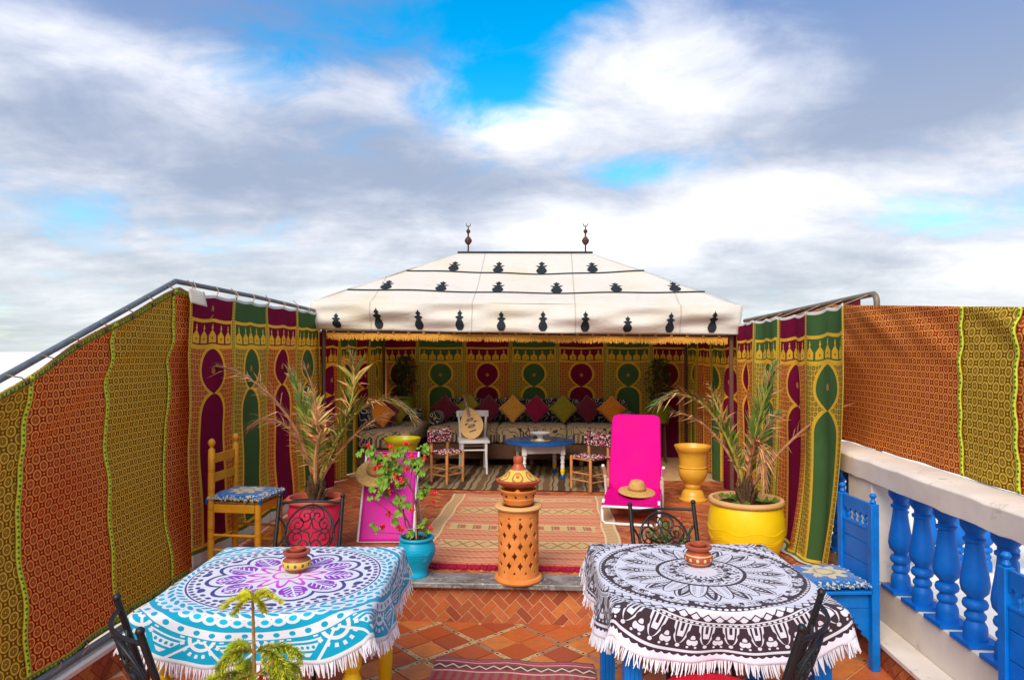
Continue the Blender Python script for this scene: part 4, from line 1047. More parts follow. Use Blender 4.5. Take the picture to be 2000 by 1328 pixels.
def jar(label, loc, mat, lidmat, k=1.0):
    t = thing('clay_jar', label, 'jar', loc)
    MB().lathe([(1e-4, 0), (.040, 0), (.044, .006), (.060, .022), (.064, .036), (.060, .050), (.046, .062), (.042, .066), (.045, .070), (.058, .078), (.060, .088), (.052, .093), (.044, .090), (.040, .074), (1e-4, .070)], 32).build('body', mat, t, ang=60)
    MB().lathe([(.030, .088), (.034, .094), (.034, .100), (.026, .103), (.018, .099), (.016, .094), (1e-4, .094)], 24).build('lid', lidmat, t)
    t.scale = (k, k, k)
jar('small clay jar with yellow painted band on the turquoise cloth', (-1.145, 3.005, .768), M['jar_yellow'], M['terra_dark'], 1.0)
jar('small red clay jar with cream scrolls on the black and white cloth', (0.665, 3.19, .768), M['jar_red'], M['terra_dark'], 1.02)

# ================================================================== IRON CAFE CHAIRS
def iron_chair():
    t = thing('iron_chair', '', 'chair')
    hw = .185; H = .885; lean = .13
    def bk(x, z):      # back plane with outward bow
        q = max(0.0, (z - .45)/(H - .45)); return (x, -.19 - lean*q - .055*(1 - (x/hw)**2)*min(1, q*1.6 + .05), z)
    for s in (-1, 1):
        pts = [(s*.175, -.245, 0), (s*.178, -.205, .25)] + [(s*hw, -.19 - lean*q, .45 + (H - .45)*q) for q in (0, .5, 1)]
        MB().tube(pts, .0115, 10).build('back_post', M['iron'], t)
        MB().ball((s*hw, -.19 - lean, H + .006), .0145, 12, 8).build('knob', M['iron'], t)
        MB().tube([(s*.170, .20, 0), (s*.168, .185, .25), (s*.165, .165, .455)], .0105, 10).build('front_leg', M['iron'], t)
        MB().tube([(s*.176, -.215, .20), (s*.168, .188, .20)], .006, 8).build('side_stretcher', M['iron'], t)
    top = [bk(-hw + 2*hw*i/14, H - .035) for i in range(15)]
    MB().tube(top, .0080, 8).build('top_bar', M['iron'], t)
    low = [bk(-hw + 2*hw*i/14, .515) for i in range(15)]
    MB().tube(low, .0075, 8).build('lower_bar', M['iron'], t)
    cz, cr = .690, .140
    cir = [bk(cr*cos(2*pi*i/40), cz + cr*sin(2*pi*i/40)) for i in range(40)]
    md = MB().tube(cir, .0065, 8, closed=True).build('medallion', M['iron'], t)
    for s in (-1, 1):     # side bows
        MB().tube([bk(s*(hw - .004 - .040*sin(pi*i/10)), cz - .085 + .17*i/10) for i in range(11)], .006, 8).build('side_bow', M['iron'], t)
    for k in range(4):    # heart scrolls
        a = pi/4 + k*pi/2
        for s in (-1, 1):
            sp = MB(); pts = []
            ca = a + s*.36; c0 = (.086*cos(ca), .086*sin(ca))
            for i in range(27):
                tt = i/26; ang = a + s*(2.2 - tt*2*pi*1.65); r = .044*(1 - tt) + .006
                pts.append(bk(c0[0] + r*cos(ang), cz + c0[1] + r*sin(ang)))
            pts = [bk(.018*cos(a), cz + .018*sin(a))] + pts
            sp.tube(pts, .0042, 6); sp.build('scroll', M['iron'], md)
    for k in range(4):
        a = k*pi/2; MB().ball(bk((cr)*cos(a), cz + cr*sin(a)), .010, 8, 6).build('collar', M['iron'], md)
    ring = [(.195*cos(2*pi*i/36), .195*sin(2*pi*i/36)*.98 - .005, .450) for i in range(36)]
    MB().tube(ring, .009, 8, closed=True).build('seat_ring', M['iron'], t)
    MB().lathe([(1e-4, .452), (.180, .452), (.198, .466), (.203, .492), (.194, .515), (.15, .528), (1e-4, .532)], 40).build('seat', M['red_seat'], t)
    MB().tube([(-.170, .19, .20), (.170, .19, .20)], .006, 8).build('front_stretcher', M['iron'], t)
    return t
ic = iron_chair()
def place(o, x, y, z, facing, label, group=None):
    o.location = (x, y, z); o.rotation_euler = (0, 0, atan2(facing[1], facing[0]) - pi/2); o['label'] = label
    if group: o['group'] = group
place(ic, -1.40, 3.63, .007, (0.06, -1), 'black wrought iron chair in front of the coral pink pot', 'iron chairs round the two tables')
for (x, y, f_, lb) in ((0.675, 3.56, (.22, -1), 'black wrought iron chair pushed in between the black and white cloth and the deck chair'),
                      (-1.145, 2.37, (.73, .68), 'black wrought iron chair with red seat at the corner of the turquoise table'),
                      (0.575, 2.48, (-.87, .49), 'black wrought iron chair with red seat at the corner of the black and white table')):
    place(copy_tree(ic), x, y, .007, f_, lb, 'iron chairs round the two tables')

# ================================================================== CUSHION PADS
def pad(name, label, loc, rz, mat, w=.36, d=.36, h=.045):
    t = thing(name, label, 'cushion', loc, rz)
    def f(s, q, top):
        x, y = (s-.5)*2, (q-.5)*2; k = max(0, (1 - abs(x)**6)*(1 - abs(y)**6))**.5
        return (x*w/2, y*d/2, h/2 + (1 if top else -1)*h/2*k*(1 + .06*sin(x*7)*sin(y*6)))
    b = MB().grid(lambda s, q: f(s, q, True), 26, 26, uvfn=lambda s, q: ((s-.5)*w, (q-.5)*d)).grid(lambda s, q: f(s, q, False), 26, 26, uvfn=lambda s, q: ((s-.5)*w, (q-.5)*d))
    b.build('pad', mat, t, ang=80)
    rf = MB(); n = 110
    for i in range(n):
        q = 4*i/n; sd_, u = int(q), q % 1 - .5; x, y = [(u, -.5), (.5, u), (-u, .5), (-.5, -u)][sd_]
        rf.ball((x*(w+.012), y*(d+.012), h*.42 + random.uniform(-.008, .008)), random.uniform(.008, .013), 6, 4)
    tag(rf.build('ruffle', mat, t), kind='stuff')
    for sx in (-1, 1):
        for sy in (-1, 1): MB().tube([(sx*w/2, sy*d/2, h*.4), (sx*(w/2+.008), sy*(d/2+.008), h*.2), (sx*(w/2+.012), sy*(d/2+.010), -.02)], [.008, .010, .004], 6).build('tassel', plainblue, t)
    return t
plainblue = plain('blue wool', (0.0, 0.10, 0.34), 0.9, 0.3, 50.0, 0.5, 0.1)

# ================================================================== BLUE CARVED CHAIRS
def blue_chair():
    t = thing('carved_chair', '', 'chair'); w, d = .36, .38; m = M['blue']        # faces +y, back at y = -d/2
    yb = -d/2
    for s in (-1, 1):
        x = s*(w/2 - .022)
        MB().box(x - .022, x + .022, yb - .022, yb + .022, 0, .905).build('back_post', m, t, bevel=.003)
        MB().lathe([(1e-4, .905), (.012, .905), (.017, .915), (.011, .926), (.009, .932), (.017, .941), (.019, .950), (.012, .960), (1e-4, .962)], 14, (x, yb, 0)).build('finial', m, t)
        MB().box(x - .022, x + .022, d/2 - .044, d/2, 0, .418).build('front_leg', m, t, bevel=.003)
        MB().box(s*(w/2 - .036) - .008, s*(w/2 - .036) + .008, yb + .023, d/2 - .045, .335, .418).build('side_apron', m, t, bevel=.002)
        # scalloped side bracket
        pr = [(yb + .0225, .334), (yb + .15, .334)] + [(yb + .15 - .105*q + .008*(1 if k % 2 else -1), .334 - .16*q) for k, q in enumerate([i/9 for i in range(1, 10)])] + [(yb + .0225, .15)]
        MB().prism(pr, s*(w/2 - .036) - .007, s*(w/2 - .036) + .007, 'x').build('bracket', m, t, smooth=False)
    MB().box(-w/2 + .045, w/2 - .045, d/2 - .040, d/2 - .022, .335, .418).build('front_apron', m, t, bevel=.002)
    MB().box(-w/2 - .004, w/2 + .004, yb + .023, d/2 + .008, .4185, .437).build('seat', m, t, bevel=.004)
    for i, (z0, z1) in enumerate(((.440, .555), (.557, .672), (.674, .752))):
        MB().box(-w/2 + .0445, w/2 - .0445, yb - .010, yb + .010, z0, z1).build('back_plank', m, t, bevel=.004)
    MB().box(-w/2 + .0445, w/2 - .0445, yb - .013, yb + .013, .752, .766).build('spindle_rail', m, t, bevel=.002)
    iw = w - .089; n = 5; cw = iw/n
    for i in range(n + 1):
        x = -iw/2 + cw*i
        if 0 < i < n:
            MB().lathe([(1e-4, .766), (.010, .766), (.006, .778), (.010, .790), (.011, .797), (.006, .808), (.010, .818), (1e-4, .818)], 12, (x, yb, 0)).build('spindle', m, t)
    tb = [(-iw/2, .90), (-iw/2, .818)]
    for i in range(n):
        x0 = -iw/2 + cw*i; c = x0 + cw/2; r = cw/2 - .010
        tb += [(x0 + .010, .818)] + [(c - r*cos(pi*k/6), .818 + r*sin(pi*k/6)) for k in range(1, 6)] + [(x0 + cw - .010, .818)]
    tb += [(iw/2, .818), (iw/2, .90)]
    MB().prism(tb[::-1], yb - .010, yb + .010, 'y').build('arcade_board', m, t, smooth=False)
    return t
bc = blue_chair(); bc.location = (1.545, 4.005, .007); bc.rotation_euler = (0, 0, radians(96)); bc['label'] = 'carved blue wooden chair beside the balustrade, its crochet cushion half hidden by the cloth'; bc['group'] = 'carved blue chairs'
b2_ = copy_tree(bc); b2_.location = (1.575, 2.615, .007); b2_.rotation_euler = (0, 0, radians(92)); b2_['label'] = 'carved blue wooden chair at the picture edge with only its back corner in view' ; b2_['label'] = 'carved blue wooden chair with bare seat farther from the step, against the balustrade'
pad('seat_cushion', 'blue and cream crochet cushion on the carved blue chair', (1.538, 4.004, .4462), radians(96), M['crochet'], .33, .33, .05)

# ================================================================== OCHRE TURNED CHAIR
yc = thing('ladderback_chair', 'ochre yellow ladderback chair with ringed posts against the wall hanging', 'chair', (-2.155, 4.70, UZ + .002), radians(-94))
def ringed(h, r, rings):
    pr = [(1e-4, 0), (r*.92, 0)]; z = 0
    for q in rings:
        for dz, k in ((-.012, 1.0), (-.009, .80), (-.006, 1.0), (-.001, 1.0), (.002, .80), (.005, 1.0)): pr.append((r*k, q + dz))
    pr += [(r, h)]; return pr
W2 = .155
for s in (-1, 1):
    pr = ringed(.80, .0225, (.06, .20, .26, .40, .52, .66)) + [(.0225, .80), (.012, .812), (.010, .818), (.020, .832), (.025, .848), (.020, .866), (.008, .876), (1e-4, .878)]
    o = MB().lathe(pr, 18, (s*W2, -.17, 0)).build('back_post', M['yellow_wood'], yc, ang=50)
    pr = ringed(.435, .022, (.05, .17, .23, .33)) + [(1e-4, .435)]
    MB().lathe(pr, 18, (s*W2, .17, 0)).build('front_leg', M['yellow_wood'], yc, ang=50)
    for z in (.12, .22): MB().tube([(s*W2, -.15, z), (s*W2, .15, z)], .010, 10).build('stretcher', M['yellow_wood'], yc)
    MB().box(s*W2 - .010, s*W2 + .010, -.147, .147, .375, .432).build('seat_rail', M['yellow_wood'], yc, bevel=.003)
for z in (.10, .20): MB().tube([(-W2 + .02, .17, z), (W2 - .02, .17, z)], .010, 10).build('stretcher', M['yellow_wood'], yc)
for y in (-.17, .17): MB().box(-W2 + .02, W2 - .02, y - .010, y + .010, .375, .432).build('seat_rail', M['yellow_wood'], yc, bevel=.003)
MB().box(-W2 + .012, W2 - .012, -.16, .16, .4325, .448).build('seat', M['straw'], yc, bevel=.005)
for z in (.575, .705): MB().box(-W2 + .02, W2 - .02, -.179, -.161, z, z + .062).build('slat', M['yellow_wood'], yc, bevel=.004)
pad('seat_cushion', 'blue crochet cushion with cream flower on the ochre chair', (-2.150, 4.70, UZ + .4535), radians(-94), M['crochet'], .34, .37, .05)

# ================================================================== POTS AND URNS
def pot(name, label, cat, loc, prof, mat, seg=48, soil=None, rim=None, group=None):
    t = thing(name, label, cat, loc)
    b = MB().lathe(prof, seg); b.build('body', mat, t, ang=55)
    if rim: MB().lathe(rim[0], seg).build('rim', rim[1], t, ang=60)
    if soil:
        r, z = soil; MB().grid(lambda s, q: (r*q*cos(2*pi*s), r*q*sin(2*pi*s), z + .012*(1 - q) + .006*sin(s*31)*q), 24, 6).build('soil', M['soil'], t, ang=80)
    return t
def waves(t, zs, rad, mat, amp=.012, n=7):
    for z in zs:
        pts = [(rad(z)*cos(2*pi*i/120), rad(z)*sin(2*pi*i/120), z + amp*sin(n*2*pi*i/120)) for i in range(120)]
        pts = [(rad(p[2])*cos(2*pi*i/120), rad(p[2])*sin(2*pi*i/120), p[2]) for i, p in enumerate(pts)]
        MB().tube(pts, .0028, 5, closed=True).build('incised_wave', mat, t)
def rad_of(prof):
    q = [(z, r) for r, z in prof]
    def f(z):
        for (z0, r0), (z1, r1) in zip(q[:-1], q[1:]):
            if z0 <= z <= z1 and z1 > z0: return r0 + (r1 - r0)*(z - z0)/(z1 - z0)
        return q[-1][1]
    return f
yp = [(1e-4, 0), (.195, 0), (.215, .03), (.250, .12), (.266, .21), (.262, .29), (.246, .365), (.240, .385), (.255, .39), (.262, .405), (.255, .42), (.232, .42), (.226, .405), (.228, .38), (.22, .34), (1e-4, .33)]
ypt = pot('yellow_pot', 'big bright yellow planter with wavy relief below the leaning palm', 'pot', (1.385, 5.02, UZ + .002), yp[:8], M['yellow'], 56, (.226, .375), ([(.240, .384), (.256, .388), (.264, .404), (.257, .420), (.232, .422), (.225, .405), (.226, .33)], M['terra_pale']))
waves(ypt, (.15, .165, .22), rad_of(yp[:8]), M['yellow'])
pp = [(1e-4, 0), (.150, 0), (.165, .02), (.180, .12), (.192, .24), (.190, .33), (.180, .375), (.178, .39)]
ppt = pot('coral_pot', 'coral pink planter with terracotta rim holding a half dry palm', 'pot', (-1.715, 4.86, UZ + .002), pp, M['pink_pot'], 48, (.176, .385), ([(.178, .388), (.200, .392), (.208, .408), (.202, .425), (.182, .427), (.175, .41), (.175, .34)], plain('coral rim', (0.62, 0.13, 0.075), 0.6)))
waves(ppt, (.12, .16), rad_of(pp), M['pink_pot'], .010, 6)
tp = [(1e-4, 0), (.075, 0), (.078, .012), (.070, .024), (.078, .055), (.108, .115), (.124, .160), (.122, .195), (.106, .225), (.104, .232), (.114, .238), (.117, .247), (.112, .255), (.100, .255), (.096, .24), (.098, .22), (.10, .20)]
tpt = pot('turquoise_pot', 'turquoise clay pot with wavy relief holding a red geranium on the marble nosing', 'pot', (-0.898, 4.47, UZ + .005), tp, M['turq'], 44, (.098, .232))
waves(tpt, (.12, .135, .15, .165), rad_of(tp[:9]), M['turq'], .009, 8)
urn_p = [(1e-4, 0), (.135, 0), (.138, .012), (.118, .022), (.112, .05), (.100, .085), (.076, .105), (.068, .112), (.076, .118), (.078, .150), (.072, .158), (.080, .168), (.118, .205), (.136, .250), (.140, .290), (.134, .318), (.139, .322), (.139, .330), (.130, .335), (.134, .40), (.142, .45), (.160, .485), (.166, .490), (.174, .515), (.179, .528), (.178, .538), (.166, .538), (.150, .49), (.13, .44), (1e-4, .42)]
pot('amber_urn', 'tall amber yellow goblet urn on a round foot beside the deck chair', 'urn', (1.385, 6.90, UZ + .002), urn_p, M['amber'])
up2 = [(r*1.08, z*1.02) for r, z in urn_p]
pot('chartreuse_urn', 'glossy chartreuse goblet urn behind the orchid pink deck chair', 'urn', (-1.60, 7.20, UZ + .006), up2, M['chartreuse'])
# ================================================================== LANTERN, BRAZIER, TAGINE
ln = thing('pierced_lantern', 'tall orange terracotta lantern pierced with quatrefoils standing on the marble nosing', 'lantern', (-0.225, 4.445, UZ + .005))
def hole(a, z):
    nc = 11; row = int((z - .085)/.062); fz = (z - .085) % .062 - .031; fa = ((a/(2*pi)*nc + (.5 if row % 2 else 0)) % 1 - .5)*2*pi*.130/nc
    if not .085 < z < .085 + 5*.062: 
        for z0, sg in ((.072, 1), (.085 + 5*.062 + .013, -1)):
            fa2 = ((a/(2*pi)*nc + (.5 if (sg > 0 or False) else 0)) % 1 - .5)*2*pi*.130/nc
            h = (z - z0)*sg
            if -.008 < h < .010 and abs(fa2) < (.010 - h)*.5: return True
        return False
    r = min(math.hypot(fa, fz - .010), math.hypot(fa, fz + .010), math.hypot(fa - .0085, fz), math.hypot(fa + .0085, fz)); return r < .0082 or (abs(fa) < .003 and abs(fz) < .026)
na, nz = 264, 130; R_ = .130; vs = []; fs = []
def lr(z): return .131 + .006*max(0, (z - .40)/.05)**2 + .004*max(0, (.06 - z)/.06)
for j in range(nz + 1):
    z = .030 + .425*j/nz
    for i in range(na): a = 2*pi*i/na; vs.append((lr(z)*cos(a), lr(z)*sin(a), z))
for j in range(nz):
    for i in range(na):
        if not hole(2*pi*(i + .5)/na, .030 + .425*(j + .5)/nz): i2 = (i + 1) % na; fs.append((j*na + i, j*na + i2, (j+1)*na + i2, (j+1)*na + i))
b = MB(); b.add(vs, fs); b.build('pierced_wall', M['terra'], ln, thick=.010, off=-1, ang=35)
MB().lathe([(.08, 0), (.152, 0), (.156, .010), (.150, .024), (.136, .031), (.120, .031), (.08, .02), (.08, 0)], 48).build('foot', M['terra'], ln)
MB().lathe([(.128, .452), (.150, .458), (.156, .468), (.150, .478), (.128, .484), (.108, .480), (.100, .470), (.108, .455), (.128, .452)], 48).build('collar', M['terra_pale'], ln)
bz = thing('clay_brazier', 'orange clay brazier with pierced bowl set in the lantern collar', 'brazier', (-0.225, 4.445, UZ + .490))
MB().lathe([(1e-4, 0), (.088, 0), (.096, .012), (.100, .030), (.104, .036), (.101, .042), (.110, .075), (.120, .085), (.121, .092), (.112, .096), (.098, .085), (.088, .04), (1e-4, .03)], 48).build('bowl', M['terra'], bz)
for k in range(3):
    a = radians(-90 + 120*k); MB().prism([(-.026, .088), (-.010, .104), (0, .112), (.010, .104), (.026, .088)], -.118, -.098, 'y').build('prong', M['terra'], bz).rotation_euler = (0, 0, a + pi/2)
for k in range(10):
    a = 2*pi*k/10 + .2; MB().tube([(.098*cos(a), .098*sin(a), .060), (.1125*cos(a), .1125*sin(a), .062)], .0065, 8).build('air_hole', M['black_cloth'], bz)
tg_ = thing('tagine', 'small tagine with yellow painted conical lid on the brazier', 'tagine', (-0.225, 4.445, UZ + .6025))
MB().lathe([(1e-4, 0), (.095, 0), (.125, .014), (.142, .030), (.145, .040), (.138, .045), (.128, .036), (.09, .02), (1e-4, .02)], 48).build('dish', M['terra_dark'], tg_)
for s in (-1, 1): MB().ball((s*.132, -.03, .044), .016, 10, 7, sc=(1, 1.3, .7)).build('lug', M['terra_dark'], tg_)
MB().lathe([(.128, .040), (.128, .047), (.118, .052), (.094, .070), (.060, .100), (.042, .120), (.030, .142), (.029, .150), (.032, .154), (.033, .184), (.030, .190), (.022, .190), (.020, .180), (1e-4, .178)], 48).build('lid', M['tagine_lid'], tg_, ang=60)

# ================================================================== DECK CHAIRS AND HATS
def deck_chair():
    t = thing('deck_chair', 'hot pink canvas deck chair on a white tube frame holding an upright hat', 'deck chair', (0.715, 6.20, UZ + .002), radians(-10))
    w = .235; m = M['white_metal']
    for s in (-1, 1): pass
    MB().tube([(-w, -.26, .19), (-w - .005, -.35, .12), (-w, -.375, .035), (-w + .03, -.38, .014), (w - .03, -.38, .014), (w, -.375, .035), (w + .005, -.35, .12), (w, -.26, .19)], .013, 10).build('front_frame', m, t)
    for s in (-1, 1):
        MB().tube([(s*w, -.37, .15), (s*w, .33, .185)], .012, 10).build('seat_tube', m, t)
        MB().tube([(s*w, .28, .16), (s*w*.94, .56, .79)], .012, 10).build('back_tube', M['pink_cloth'], t)
        MB().tube([(s*(w + .024), .10, .36), (s*(w + .024), .14, .26), (s*(w + .022), .20, .10), (s*(w + .020), .235, .012)], .012, 10).build('rear_leg', m, t)
        MB().tube([(s*(w + .024), .105, .345), (s*(w + .030), .06, .405), (s*(w + .034), .02, .43)], [.012, .016, .015], 10).build('armrest', M['white_wood'], t)
        MB().ball((s*(w + .034), .014, .433), .0165, 10, 8).build('arm_cap', m, t)
        MB().box(s*w + s*.012 - .012, s*w + s*.012 + .014, .19, .235, .205, .285).build('clip', M['clip'], t, bevel=.006)
        MB().box(s*(w+.024) - .017, s*(w+.024) + .017, .105, .14, .315, .335).build('clip', M['clip'], t, bevel=.004)
    MB().tube([(-w - .02, .235, .012), (w + .02, .235, .012)], .012, 10).build('rear_bar', m, t)
    MB().tube([(-w, -.36, .152), (w, -.36, .152)], .012, 10).build('seat_bar', m, t)
    MB().tube([(-w*.94, .56, .79), (-w*.88, .578, .828), (-w*.7, .585, .84), (w*.7, .585, .84), (w*.88, .578, .828), (w*.94, .56, .79)], .012, 10).build('back_top', M['pink_cloth'], t)
    MB().grid(lambda s, q: ((s - .5)*2*(w + .010), -.365 + .66*q, .168 + .03*q - .045*sin(pi*s)*sin(pi*q)**.6), 20, 20).build('seat_canvas', M['pink_cloth'], t, thick=.004, ang=80)
    def bk(s, q):
        hw = (w + .008)*(1 - .06*q); r = .05; y, z = .275 + .31*q, .165 + .68*q
        x = (s - .5)*2*hw; lim = .82*hw
        if q > .93 and abs(x) > lim: x = math.copysign(lim + (abs(x) - lim)*math.sqrt(max(0, 1 - ((q - .93)/.07)**2)), x)
        return (x, y + .030*sin(pi*s)*sin(pi*q) - .012, z)
    MB().grid(bk, 24, 40).build('back_canvas', M['pink_cloth'], t, thick=.004, ang=80)
    return t
deck_chair()
pdk = thing('deck_chair', 'folded orchid pink deck chair with white side tubes leaning back behind the geranium', 'deck chair', (-1.285, 5.19, UZ + .002), radians(4))
ta = atan2(.33, .62)
def pk(x, h): return (x, h*sin(ta), h*cos(ta))
MB().grid(lambda s, q: (( s - .5)*.405, (.02 + .70*q)*sin(ta) - .012 + .010*sin(pi*s)*sin(pi*q), (.02 + .70*q)*cos(ta)), 16, 24).build('canvas', M['pink_back'], pdk, thick=.004, ang=80)
for s in (-1, 1): MB().tube([pk(s*.212, 0.012), pk(s*.212, .735)], .0105, 10).build('side_tube', M['white_metal'], pdk)
MB().tube([pk(-.21, .730), pk(.21, .730)], .010, 10).build('top_tube', M['pink_back'], pdk)
MB().tube([pk(-.21, .016), pk(.21, .016)], .010, 10).build('foot_tube', M['white_metal'], pdk)
for s in (-1, 1): MB().tube([pk(s*.19, .60), (s*.20, .60, .012)], .010, 10).build('rear_prop', M['white_metal'], pdk)
MB().tube([(-.20, .60, .012), (.20, .60, .012)], .010, 10).build('rear_foot', M['white_metal'], pdk)
def hat(label, loc, rot, k=1.0):
    t = thing('straw_hat', label, 'hat', loc); t.rotation_euler = rot; t.scale = (k, k, k)
    pr = [(.192, -.012), (.185, -.004), (.160, .004), (.125, .010), (.100, .012), (.092, .016), (.086, .040), (.078, .070), (.066, .098), (.050, .108), (.02, .110), (1e-4, .110)]
    b = MB()
    fine = []
    for (r0, z0), (r1, z1) in zip(pr[:-1], pr[1:]):
        n = max(1, int(math.hypot(r1-r0, z1-z0)/.006))
        for i in range(n):
            r = r0 + (r1-r0)*i/n; z = z0 + (z1-z0)*i/n; e = .0022*(1 if len(fine) % 2 else 0); fine.append((r + e*.4, z + e))
    fine.append(pr[-1]); b.lathe(fine, 48); b.build('straw', M['straw'], t, thick=.003, ang=80)
    MB().lathe([(.0945, .018), (.0905, .040)], 40).build('band', M['straw_band'], t, thick=.003)
    return t
hat('straw hat resting upright on the hot pink deck chair seat', (0.765, 6.33, UZ + .196), (radians(6), 0, radians(20)), .88)
hat('straw hat hung flat against the orchid pink deck chair', (-1.375, 5.315, UZ + .53), (radians(29), radians(0), radians(4)), .92)

# ================================================================== BANQUETTES
def rbox(b, x0, x1, y0, y1, z0, z1, n=10, bulge=.02):
    """soft upholstered block"""
    cx, cy, cz = (x0+x1)/2, (y0+y1)/2, (z0+z1)/2; hx, hy, hz = (x1-x0)/2, (y1-y0)/2, (z1-z0)/2
    def pt(u, v, ax, sg):
        p = [0, 0, 0]; p[ax] = sg; p[(ax+1) % 3] = u; p[(ax+2) % 3] = v
        h = (hx, hy, hz); r = min(h)*.45; q = []
        for k in range(3): q.append(p[k]*h[k])
        c = [max(-h[k]+r, min(h[k]-r, q[k])) for k in range(3)]; d = Vector([q[k]-c[k] for k in range(3)])
        if d.length > 1e-9: d = d.normalized()*r
        out = Vector(c) + d; out[ax] += sg*bulge*(1 - u**2)*(1 - v**2)
        return (cx + out[0], cy + out[1], cz + out[2])
    for ax in range(3):
        for sg in (-1, 1): b.grid(lambda s, q: pt(s*2-1, q*2-1, ax, sg), n*(3 if ax != 0 else 1), n)
    return b
def banquette(name, label, x0, x1, y0, y1, along, segs):
    t = thing(name, label, 'banquette', ((x0+x1)/2, (y0+y1)/2, UZ + .008)); ox, oy = (x0+x1)/2, (y0+y1)/2
    a, b_, c, d = x0-ox, x1-ox, y0-oy, y1-oy
    MB().box(a + .01, b_ - .01, c + .01, d - .01, .105, .292).build('base', M['dark_wood'], t, bevel=.004)
    nx, ny = (5, 2) if along == 'x' else (2, 3)
    for i in range(nx):
        for j in range(ny):
            x = a + .08 + (b_ - a - .16)*i/(nx-1); y = c + .06 + (d - c - .12)*j/(ny-1)
            MB().lathe([(1e-4, 0), (.018, 0), (.022, .02), (.034, .06), (.026, .08), (.034, .105), (1e-4, .105)], 14, (x, y, 0)).build('foot', M['dark_wood'], t)
    for k in range(segs):
        if along == 'x': q = (a + (b_-a)*k/segs, a + (b_-a)*(k+1)/segs, c - .012, d)
        else: q = (a, b_ + .012, c + (d-c)*k/segs, c + (d-c)*(k+1)/segs)
        o = rbox(MB(), q[0] + .002, q[1] - .002, q[2] + .002, q[3] - .002, 0, .215, 10, .006).build('mattress', M['brocade'], t, ang=80); o.location = (0, 0, .293)
    return t
banquette('long_banquette', 'long brocade banquette on a brown wooden base across the back of the tent', -1.60, 1.06, 8.62, 9.30, 'x', 3)
banquette('short_banquette', 'short brocade banquette on a brown wooden base along the tent side', -2.34, -1.72, 8.06, 9.40, 'y', 2)
def softblock(name, label, cat, loc, dims, mat, rot=(0, 0, 0), group=None):
    t = tag(rbox(MB(), -dims[0]/2, dims[0]/2, -dims[1]/2, dims[1]/2, 0, dims[2], 10, .015).build(name, mat, ang=80), label, cat, group)
    t.location = loc; t.rotation_euler = rot; return t
ZS = UZ + .008 + .293 + .218
for i in range(4):
    softblock('back_cushion', ['dark scroll patterned back cushion behind the maroon and olive pillows near the oud', 'dark scroll patterned back cushion behind the maroon and golden pillows', 'dark scroll patterned back cushion behind the crimson and olive green pillows', 'dark scroll patterned back cushion behind the bright orange pillow'][i], 'cushion', (-1.20 + .63*i, 9.345, ZS + .001), (.61, .15, .30), M['brocade_dark'], (radians(-8), 0, 0), 'dark back cushions')
for i in range(2):
    softblock('back_cushion', ['dark side cushion behind the orange pillow on the short banquette', 'dark side cushion beside the banded bolster on the short banquette'][i], 'cushion', (-2.26, 8.40 + .62*i, ZS + .001), (.13, .58, .28), M['brocade_dark'], (0, radians(-8), 0), 'dark side cushions')
def bolster(label, loc, rz, L=.42, r=.085, group=None):
    t = thing('bolster', label, 'bolster', loc, rz)
    MB().lathe([(1e-4, -L/2 - .012), (r*.5, -L/2 - .012), (r*.9, -L/2), (r, -L/2 + .02), (r*1.02, 0), (r, L/2 - .02), (r*.9, L/2), (r*.5, L/2 + .012), (1e-4, L/2 + .012)], 28, M=Matrix.Translation((0, 0, r*1.02)) @ Matrix.Rotation(pi/2, 4, 'Y')).build('roll', M['brocade_dark'], t)
    for s in (-1, 1): MB().ball((s*(L/2 + .014), 0, r*1.02), .02, 10, 6, sc=(.5, 1, 1)).build('button', M['gold_fringe'], t)
    for q in (-.13, .10): MB().lathe([(r*1.03, q), (r*1.03, q + .05)], 28, M=Matrix.Translation((0, 0, r*1.02)) @ Matrix.Rotation(pi/2, 4, 'Y')).build('striped_band', M['brocade'], t)
bolster('dark bolster with striped bands lying at the end of the short banquette', (-1.99, 9.22, ZS + .004), 0)
bolster('dark bolster pointing its round end outward at the left end of the long banquette', (-1.52, 8.93, ZS + .004), pi/2, .40)
bolster('dark bolster at the end of the long banquette next to the hot pink deck chair', (0.98, 8.93, ZS + .004), pi/2, .40)
def pillow_me(name, mat, a=.125, t_=.055):
    def f(s, q, sg):
        u, v = s*2 - 1, q*2 - 1; k = max(0, (1 - u*u)*(1 - v*v))**.42; pin = 1 - .10*(1 - (u*v)**2)*(abs(u)**4 + abs(v)**4)*.9
        return (u*a*pin, sg*t_*k, v*a*pin)
    b = MB().grid(lambda s, q: f(s, q, 1), 18, 18).grid(lambda s, q: f(s, q, -1), 18, 18)
    return b.mesh(name, mat, ang=80)
PM = {k: pillow_me('pillow', M['p_' + k]) for k in ('orange', 'gold', 'maroon', 'magenta', 'olive')}
def pillow(col, label, x, y, z, rz=0.0, lean=18, k=1.0, diamond=True, group=None):
    o = tag(link('pillow', PM[col]), label, 'pillow', group); o.scale = (k, k, k)
    o.location = (x, y, z + .125*1.36*k*cos(radians(lean)))
    o.rotation_mode = 'XYZ'; M_ = Matrix.Rotation(rz, 4, 'Z') @ Matrix.Rotation(radians(-lean), 4, 'X') @ Matrix.Rotation(pi/4 if diamond else .1, 4, 'Y'); o.rotation_euler = M_.to_euler(); return o
PX = lambda px, y: (px - 1080)/1333.3*y
yy = 9.10
